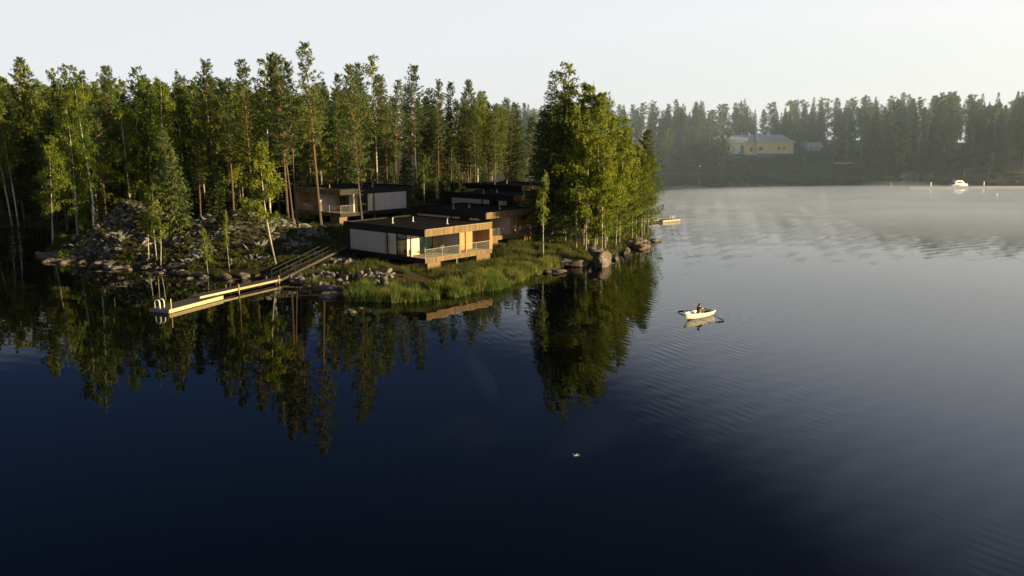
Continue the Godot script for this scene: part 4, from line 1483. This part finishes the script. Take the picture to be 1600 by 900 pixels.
	for i in 17000: # lichen stones on the rocky hill
		var x := rng.randf_range(-60.0, -18.0)
		var z := rng.randf_range(-112.0, -83.0)
		var hl := hill(x, z)
		if hl > 0.25 and fn.get_noise_2d(x * 20.0, z * 20.0) + rng.randf_range(-0.3, 0.3) > 0.0 and shore_d(x, z) > 0.6 and is_free(x, z, 0.3):
			var s := 0.07 + 0.2 * rng.randf() + 0.5 * pow(rng.randf(), 7.0)
			heap.append(Transform3D(Basis((Vector3.UP + rdir() * 0.5).normalized(), rng.randf() * TAU) * Basis.from_scale(Vector3(s * rng.randf_range(0.8, 1.8), s * 0.42, s)), on(x, z, -0.02)))
	scatter("lichen_rubble", stones[0], heap, "pale lichen covered stones strewn over the rocky hill", "rubble")

	# ---------------- trees: the ones that stand out
	make_tree_meshes()
	plant("L", on(-26.2, -87.3), 13.4, 0, "slim leaning birch with drooping bright leaves and a white trunk above the walkway", "", Vector2(-0.17, 0.0), 1.0)
	plant("P", on(-23.2, -97.0), 25.3 - ground(-23.2, -97), 2, "tallest pine of the point, leaning, its ragged top above all others", "", Vector2(-0.07, 0.0), 1.0)
	plant("B", on(-23.5, -140.0), 24.6, 3, "very tall slender birch with a straight white trunk behind the lone cabin")
	plant("P", on(-19.4, -103.2), 20.6, 4, "leaning pine with a bare lit trunk right in front of the lone cabin", "", Vector2(-0.06, 0), 0.85)
	plant("P", on(-27.4, -99.5), 20.0, 1, "pine with bent orange trunk at the outer corner of the lone cabin", "", Vector2(-0.05, 0.02), 0.8)
	plant("S", on(5.2, -104.0), 21.6, 0, "dark conical spruce at the edge of the birch clump on the point", "", Vector2.ZERO, 1.15)
	plant("S", on(3.9, -109.0), 18.0, 3, "smaller dark spruce behind the third cabin")
	plant("B", on(7.9, -106.0), 23.6, 0, "tallest birch of the point, its leafy tip above the clump", "", Vector2.ZERO, 1.0)
	plant("b", on(3.7, -92.6), 10.5, 1, "thin young birch with a bare stem at the corner of the second cabin", "", Vector2(-0.02, 0), 0.7)
	plant("s", on(-40.7, -96.0), 11.0, 0, "young spruce standing on the crest of the rocky hill")
	plant("P", on(-41.5, -97.0), 12.0, 4, "bushy brown green pine on the rocky hill", "", Vector2.ZERO, 1.25)
	for q in [[-41.6, -90.2, 9.6, 0.05], [-40.4, -89.6, 9.0, -0.02], [-39.4, -88.2, 7.6, 0.1]]:
		plant("b", on(q[0], q[1]), q[2], rng.randi(), "one of three thin white birches rising together from the rocky shore", "three birches on the rocky shore", Vector2(q[3], 0.0), 0.8)
	plant("b", on(-30.4, -84.6), 6.8, 1, "thin leafless looking birch stem on the bank beside the walkway", "", Vector2(-0.04, 0), 0.5)
	plant("b", on(-32.6, -84.2), 5.0, 2, "short yellowing birch on the bank boulders", "", Vector2(-0.06, 0), 0.8)
	plant("B", on(-60.5, -98.0 - 6.0), 15.0, 2, "birch leaning from the shaded end of the rocky bank", "", Vector2(0.1, 0.0))
	plant("B", on(-83.0, -131.8), 20.0, 1, "white birch trunk at the back of the dark inlet, left of its twin", "", Vector2(-0.05, 0))
	plant("B", on(-81.8, -131.6), 21.0, 3, "white birch trunk at the back of the dark inlet, right of its twin", "", Vector2(-0.03, 0))
	# the birch clump on the point
	for q in [[9.4, -103.6, 21.0], [11.2, -105.0, 20.0], [6.9, -108.5, 20.4], [12.8, -107.0, 18.0], [14.2, -109.0, 17.4], [8.2, -101.4, 18.4], [10.6, -101.6, 17.0], [12.2, -103.6, 16.2], [9.6, -107.4, 21.0], [11.6, -110.5, 18.0], [15.4, -112.5, 16.0], [13.8, -105.4, 15.4], [9.3, -99.8, 16.4], [11.4, -100.2, 15.0], [14.6, -107.6, 12.0], [10.0, -104.8, 19.5], [12.2, -113.5, 17.5], [8.8, -112.0, 19.0], [16.4, -115.5, 12.5], [14.0, -115.0, 15.0], [7.0, -104.2, 19.4], [5.4, -107.0, 18.0]]:
		plant("C", on(q[0], q[1]), q[2], rng.randi(), "%s birch %s of the clump on the point" % ["tall" if q[2] > 18.5 else ("shorter" if q[2] > 15.0 else "low bushy"), ("at the water's edge" if q[1] > -102.0 else ("in the middle" if q[1] > -107.5 else "at the back")) + (" on the spruce side" if q[0] < 9.0 else (" at the centre" if q[0] < 12.0 else " on the lake side"))], "birches clumped on the tip of the point", Vector2(rng.randf_range(-0.04, 0.04), rng.randf_range(-0.03, 0.03)), 1.12)
	for q in [[20.0, -125.0, 15.4], [20.6, -120.6, 13.4], [17.6, -128.0, 14.6], [19.0, -116.6, 11.0], [16.6, -121.0, 14.0]]:
		plant("P", on(q[0], q[1]), q[2], 4, "broad crowned pine at the water on the outer end of the point", "pines on the outer end of the point", Vector2(rng.randf_range(-0.03, 0.05), 0), 1.35)
	for q in [[18.2, -118.6, 13.4], [21.0, -123.4, 12.0], [17.6, -112.2, 12.6], [18.8, -114.6, 11.4], [19.8, -119.0, 12.2], [16.6, -109.6, 11.0], [19.6, -129.0, 13.5], [17.4, -115.0, 9.5]]:
		plant("C", on(q[0], q[1]), q[2], rng.randi(), "lower birch filling the gap among the pines at the end of the point", "birches among the outer pines", Vector2(rng.randf_range(-0.03, 0.05), 0), 1.15)
	# front rows of the forest: kind, x, z, height of the top above the lake
	var rows := "C -92.8 -150 26.0,P -83.9 -140 27.6,B -80.1 -138 27.1,B -82.8 -146 27.2,B -73.8 -135 26.8,B -64.3 -122 25.2,C -72 -140 24.5,P -59.8 -122 24.7,B -59.6 -128 25.9,S -64.2 -145 24.6,C -53.8 -126 23.1,S -54.5 -135 25.6,P -45.5 -120 25.4,P -36.4 -112 24.7,B -32.2 -106 24.8,P -33.6 -115 25.1,P -29 -103 24.5,P -26.5 -98 23.2,P -29.5 -128 22.9,P -29 -133 24.5,P -20.7 -110 23.9,P -22.8 -122 23.1,P -19.9 -128 23.9,P -19.2 -132 23.4,P -20.1 -150 23.8,P -16.9 -140 26.5,P -16.5 -155 23.5,P -13.5 -148 24.5,P -11.5 -152 24.5,P -10.6 -165 23.1,P -7.8 -150 24.8,P -5.5 -165 23.4,B -6.5 -152 23.4,B -3.7 -170 21.8,P -1.4 -175 22.6,P 1.2 -185 21.9,P -55.1 -108 18.3,C -52 -109 19.2,C -63.1 -115 19.5,S -40.4 -109 15.8,P -41.9 -107 16"
	for row in rows.split(","):
		var q := row.split(" ")
		var x := float(q[1])
		var z := float(q[2])
		forest_tree(q[0], x, z, float(q[3]) - ground(x, z))
	# the forest behind and to the left
	var tries := 0
	var made := 0
	while made < 300 and tries < 9000:
		tries += 1
		var x := rng.randf_range(-150.0, 14.0)
		var z := rng.randf_range(-215.0, -97.0)
		if z < -97.0 - 1.35 * absf(x) - 55.0 and rng.randf() < 0.5:
			continue
		if absf(x) > -z * 0.70 or shore_d(x, z) < 1.5 or not is_free(x, z, 1.6):
			continue
		if x > -46.0 and z > -116.0 and x < 16.0 and not (x < -24.0 and z < -104.0):
			continue
		if x > -16.0 and x < -4.0 and z > -141.0:
			continue
		if x > -16.0 and z > -130.0:
			continue
		var px := x / -z
		var cap := 14.5 + (216.0 - lerpf(120.0, 156.0, smoothstep(-0.4, -0.02, px))) / 1244.0 * -z
		var hh := minf(rng.randf_range(18.0, 25.0), cap - ground(x, z) - rng.randf_range(0.0, 3.0))
		if hh < 9.0: continue
		var kind := "P"
		var r := rng.randf()
		if x < -38.0:
			kind = "P" if r < 0.18 else ("S" if r < 0.42 else ("B" if r < 0.68 else "C"))
		else:
			kind = "P" if r < 0.56 else ("S" if r < 0.78 else ("B" if r < 0.92 else "C"))
		forest_tree(kind, x, z, hh)
		made += 1
	# young growth between the trunks and on the bank
	for i in 240:
		var x := rng.randf_range(-90.0, 4.0)
		var z := rng.randf_range(-150.0, -92.0)
		if shore_d(x, z) < 1.0 or not is_free(x, z, 1.2) or absf(x) > -z * 0.7 or (x > -24.0 and z > -118.0) or (hill(x, z) > 0.5 and rng.randf() < 0.96):
			continue
		var k: String = "s" if rng.randf() < 0.7 else "b"
		plant(k, on(x, z), rng.randf_range(3.0, 9.5), rng.randi(), ("%s young birch %s" if k == "b" else "%s young spruce %s") % ["low" if z > -112.0 else ("half grown" if z > -130.0 else "hidden"), zone_of(x, z)], "young trees under the forest")
	# the far shore
	made = 0
	tries = 0
	while made < 440 and tries < 14000:
		tries += 1
		var x := rng.randf_range(-20.0, 245.0)
		var z := rng.randf_range(-400.0, -262.0)
		var d := shore_d(x, z)
		if d < 1.5 or d > (68.0 if x < 80.0 else 100.0) or x > -z * 0.69 or not is_free(x, z, 1.3):
			continue
		if x > 90.0 and x < (160.0 if z > -350.0 and z < -318.0 else 136.0) and z > -356.0 and rng.randf() < 0.97 and not (x > 130.0 and d < 12.0):
			continue # the yard of the yellow house
		if x > 162.0 and d < 10.0 and z > -288.0 and rng.randf() < 0.8:
			continue # the open gravel yard
		var r := rng.randf()
		var kind := "P" if r < 0.28 else ("S" if r < 0.66 else ("B" if r < 0.74 else "C"))
		var hh := rng.randf_range(15.0, 22.0) if d < 22.0 else rng.randf_range(17.0, 24.0)
		if x < 60.0: hh *= 0.9
		var fx := x / -z
		var zone := "behind the birch point"
		for q2 in [[0.13, "past the birch point"], [0.18, "above the larger ball marker"], [0.25, "left of the yellow house"], [0.36, "behind the yellow house"], [0.42, "over the grey and red sheds"], [0.48, "over the grey rock outcrop"], [0.545, "behind the white motor boat"], [0.6, "behind the gravel yard"]]:
			if fx > q2[0]: zone = q2[1]
		plant(kind, on(x, z), hh, rng.randi(), "%s %s on the far shore %s" % [{"P": "pine", "S": "spruce", "B": "birch", "C": "leafy birch"}[kind], "by the waterline" if d < 10.0 else ("a little back" if d < 26.0 else ("well back" if d < 46.0 else "in the rear rows")), zone], "trees on the far shore", Vector2.ZERO, 1.15)
		made += 1
	for q in [["P", 93.5, -330.0, 11.0, "broad dark pine in front of the yellow house wing", 1.5], ["B", 141.0, -304.0, 17.0, "bright round birch on the far lawn beside the red shed", 1.3], ["b", 117.0, -322.0, 6.0, "small bushy tree below the yellow house", 1.6], ["B", 128.0, -322.0, 12.0, "leafy birch hiding the end of the grey shed", 1.3], ["b", 165.0, -278.0, 9.0, "slim yellow green birch at the edge of the far gravel yard", 1.2]]:
		plant(q[0], on(q[1], q[2]), q[3], 1, q[4], "", Vector2.ZERO, q[5])

	# ---------------- ground cover
	cover()
	# ---------------- mist over the open water
	var white := Color(0.76, 0.835, 1.0)
	var blue := Color(0.75, 0.865, 1.0)
	mist(Vector3(140, 0.0, -302), Vector3(540, 110.0, 200), 0.0014, blue)
	mist(Vector3(112, 0.0, -172), Vector3(205, 5.0, 135), 0.014, white)
	mist(Vector3(80, 0.0, -125), Vector3(125, 3.4, 125), 0.009, white)
	for i in 18: # low banks of steam drifting over the far water
		var z := rng.randf_range(-235.0, -125.0)
		mist(Vector3(rng.randf_range(0.18, 0.62) * -z, 0.2, z), Vector3(rng.randf_range(16.0, 50.0), rng.randf_range(1.2, 4.5), rng.randf_range(5.0, 16.0)), 0.008, white, rng.randf() * 0.6)
	for i in 30: # thin drifting sheets of steam on the near water
		var z := rng.randf_range(-66.0, -30.0)
		var x := rng.randf_range(-0.08, 0.62) * -z
		if Vector2(x - 15.3, z + 64.0).length() < 8.0: continue
		mist(Vector3(x, 0.1, z), Vector3(rng.randf_range(1.2, 3.0), rng.randf_range(0.3, 0.7), rng.randf_range(4.0, 11.0)), rng.randf_range(0.0015, 0.004), white, rng.randf_range(-1.0, 0.3))

func zone_of(x: float, z: float) -> String:
	var px := x / -z
	var zones := [[-0.6, "at the frame's edge beyond the inlet"], [-0.53, "at the back of the dark inlet"], [-0.46, "above the three shore birches' bank"], [-0.4, "behind the left hump of the rocky hill"], [-0.33, "behind the crest of the rocky hill"], [-0.27, "behind the leaning birch"], [-0.22, "left of the lone cabin"], [-0.15, "behind the lone cabin"], [-0.08, "between the lone cabin and the black hut"], [-0.03, "behind the black hut"], [9.0, "behind the far cabin roofs"]]
	var zone := ""
	for q in zones:
		if zone == "" and px < q[0]: zone = q[1]
	return zone

func forest_tree(kind: String, x: float, z: float, h: float) -> void:
	var zone := zone_of(x, z)
	zone = zone if z > -122.0 else (("in the second rows " if z > -142.0 else "deep in the forest ") + zone)
	var word: String = {"P": "tall bare trunked pine", "S": "dark spruce", "B": "tall birch", "C": "leafy birch"}[kind]
	plant(kind, on(x, z), h, rng.randi(), "%s %s" % [word, zone], "forest trees " + zone, Vector2(rng.randf_range(-0.03, 0.03), rng.randf_range(-0.02, 0.02)), rng.randf_range(0.85, 1.1))

func cover() -> void:
	# reeds in front of the first cabin
	var mb := MB.new()
	var reeds := []
	for kind in 3:
		mb = MB.new()
		for i in 26:
			var p := Vector3(rng.randfn() * 0.22, 0, rng.randfn() * 0.22)
			var hh := rng.randf_range(0.6, 1.25)
			var b := Vector3(rng.randfn(), 0, rng.randfn()) * 0.16
			var s := Vector3(rng.randfn(), 0, rng.randfn()).normalized() * 0.022
			var col: Color = [g(0.045, 0.085, 0.018), g(0.07, 0.11, 0.022), g(0.12, 0.11, 0.045)][kind].lerp([g(0.12, 0.165, 0.034), g(0.21, 0.23, 0.045), g(0.26, 0.22, 0.09)][kind], rng.randf())
			var m1 := p + b * 0.4 + Vector3.UP * hh * 0.6
			mb.quad(p - s, p + s, m1 + s * 0.8, m1 - s * 0.8, col)
			mb.tri(m1 - s * 0.8, m1 + s * 0.8, p + b * 1.6 + Vector3.UP * hh, col)
		reeds.append(mb.mesh(M.grass_blade))
	var places := []
	var beds := [[], [], []]
	for i in 12000:
		var x := rng.randf_range(-21.0, 5.0)
		var z := rng.randf_range(-90.0, -68.0)
		var d := shore_d(x, z)
		var lo := -2.6 + 2.4 * smoothstep(-2.0, 4.0, x) + 1.8 * smoothstep(-16.0, -20.0, x)
		if d < lo or d > 0.9 + 0.8 * fn2.get_noise_2d(x * 15.0, z * 15.0) + (1.5 if x > -4.0 else 0.0) or fn.get_noise_2d(x * 22.0, z * 22.0) < -0.25 or x < -15.0 + 1.5 * fn2.get_noise_2d(x * 30.0, z * 30.0): continue
		var s := rng.randf_range(0.6, 1.1) * (1.0 + 0.6 * fn2.get_noise_2d(x * 40.0, z * 40.0)) * (0.75 if d > 1.5 else 1.0)
		var nn := fn.get_noise_2d(x * 35.0 + 90.0, z * 35.0) + rng.randf_range(-0.25, 0.25)
		beds[0 if nn < -0.02 else (1 if nn < 0.3 else 2)].append(Transform3D(Basis(Vector3.UP, rng.randf() * TAU) * Basis.from_scale(Vector3(1, s, 1)), Vector3(x, maxf(ground(x, z), -0.1), z)))
	for kind in 3:
		scatter("reed_grass", reeds[kind], beds[kind], ["dark green", "bright green", "straw coloured"][kind] + " reed grass growing in the shallows before the front cabin", "reeds")
	# lower grass and herbs on the bank and round the cabins
	mb = MB.new()
	for i in 30:
		var p := Vector3(rng.randfn() * 0.3, 0, rng.randfn() * 0.3)
		var col := g(0.05, 0.085, 0.02).lerp(g(0.15, 0.125, 0.04), pow(rng.randf(), 1.6))
		leaf(mb, p, (Vector3.UP + rdir() * 0.45).normalized(), rng.randf_range(0.25, 0.65), 0.04, col)
	var tuft := mb.mesh(M.grass_blade)
	places = []
	for i in 16000:
		var x := rng.randf_range(-24.0, 24.0)
		var z := rng.randf_range(-150.0, -76.0)
		var d := shore_d(x, z)
		if d < 0.3 or not is_free(x, z, -0.5): continue
		if Vector2((x + 10.5) / 3.4, (z + 122.0) / 9.0).length() < 0.9: continue
		if fn2.get_noise_2d(x * 18.0, z * 18.0) < (0.05 if x < -8.0 and z > -92.0 else -0.2): continue
		places.append(Transform3D(Basis(Vector3.UP, rng.randf() * TAU) * Basis.from_scale(Vector3.ONE * rng.randf_range(0.6, 1.2) * (1.0 + 0.8 * fn.get_noise_2d(x * 30.0, z * 30.0))), on(x, z)))
	scatter("meadow_grass", tuft, places, "green and rusty meadow grass round the cabins and under the birches", "grass")
	# heather and blueberry between the stones of the hill
	mb = MB.new()
	for i in 40:
		var d := rdir()
		d.y = absf(d.y) * 0.6
		leaf(mb, d * 0.3 * rng.randf(), (d + Vector3.UP + rdir()).normalized(), rng.randf_range(0.1, 0.2), 0.08, g(0.035, 0.055, 0.018).lerp(g(0.1, 0.085, 0.03), pow(rng.randf(), 2.0)))
	var heather := mb.mesh(M.birch_leaf)
	places = []
	for i in 7000:
		var x := rng.randf_range(-62.0, -18.0)
		var z := rng.randf_range(-112.0, -82.0)
		if hill(x, z) < 0.15 or fn.get_noise_2d(x * 20.0, z * 20.0) > rng.randf_range(-0.05, 0.5) or shore_d(x, z) < 0.8 or not is_free(x, z, -0.4): continue
		places.append(Transform3D(Basis(Vector3.UP, rng.randf() * TAU) * Basis.from_scale(Vector3.ONE * rng.randf_range(0.7, 1.7)), on(x, z)))
	scatter("heather", heather, places, "dark heather and blueberry cushions between the stones of the rocky hill", "heather")
	# low shrubs
	var bush := bush_mesh(0.8, 420, g(0.045, 0.07, 0.018), g(0.1, 0.115, 0.025))
	places = []
	for i in 5200:
		var x := rng.randf_range(-120.0, 22.0)
		var z := rng.randf_range(-165.0, -76.0)
		var d := shore_d(x, z)
		if d < 0.6 or absf(x) > -z * 0.72 or not is_free(x, z, 0.6): continue
		if hill(x, z) > 1.0 and (rng.randf() < 0.6 or fn2.get_noise_2d(x * 20.0, z * 20.0) < 0.0): continue
		if x > -24.0 and x < 4.0 and z > -96.0 and rng.randf() < 0.35: continue
		if Vector2((x + 10.5) / 4.4, (z + 122.0) / 11.0).length() < 1.0: continue
		if rng.randf() < 0.45 and x < 8.0: continue
		var s := rng.randf_range(0.35, 1.1) * (1.5 if x < -50.0 or x > 13.0 else 1.0)
		if x > -24.0 and x < 4.0 and z > -98.0: s *= 0.65
		places.append(Transform3D(Basis(Vector3.UP, rng.randf() * TAU) * Basis.from_scale(Vector3(s, s * rng.randf_range(0.7, 1.2), s)), on(x, z)))
	scatter("undergrowth", bush, places, "leafy undergrowth of low shrubs between the trunks and rocks", "undergrowth")
	places = []
	for i in 2600:
		var x := rng.randf_range(-30.0, 245.0)
		var z := rng.randf_range(-390.0, -256.0)
		var d := shore_d(x, z)
		if d < 0.5 or d > 50.0: continue
		if Vector2((x - 118.0) / 24.0, (z + 318.0) / 13.0).length() < 1.0 and rng.randf() < 0.9: continue
		if Vector2((x - 176.0) / 24.0, (z + 287.0) / 7.0).length() < 1.0: continue
		var s := rng.randf_range(0.8, 2.4) * (1.0 if d < 9.0 else 1.9)
		places.append(Transform3D(Basis(Vector3.UP, rng.randf() * TAU) * Basis.from_scale(Vector3(s, s, s)), on(x, z)))
	scatter("far_undergrowth", bush, places, "low shrubs along the far shore", "undergrowth")
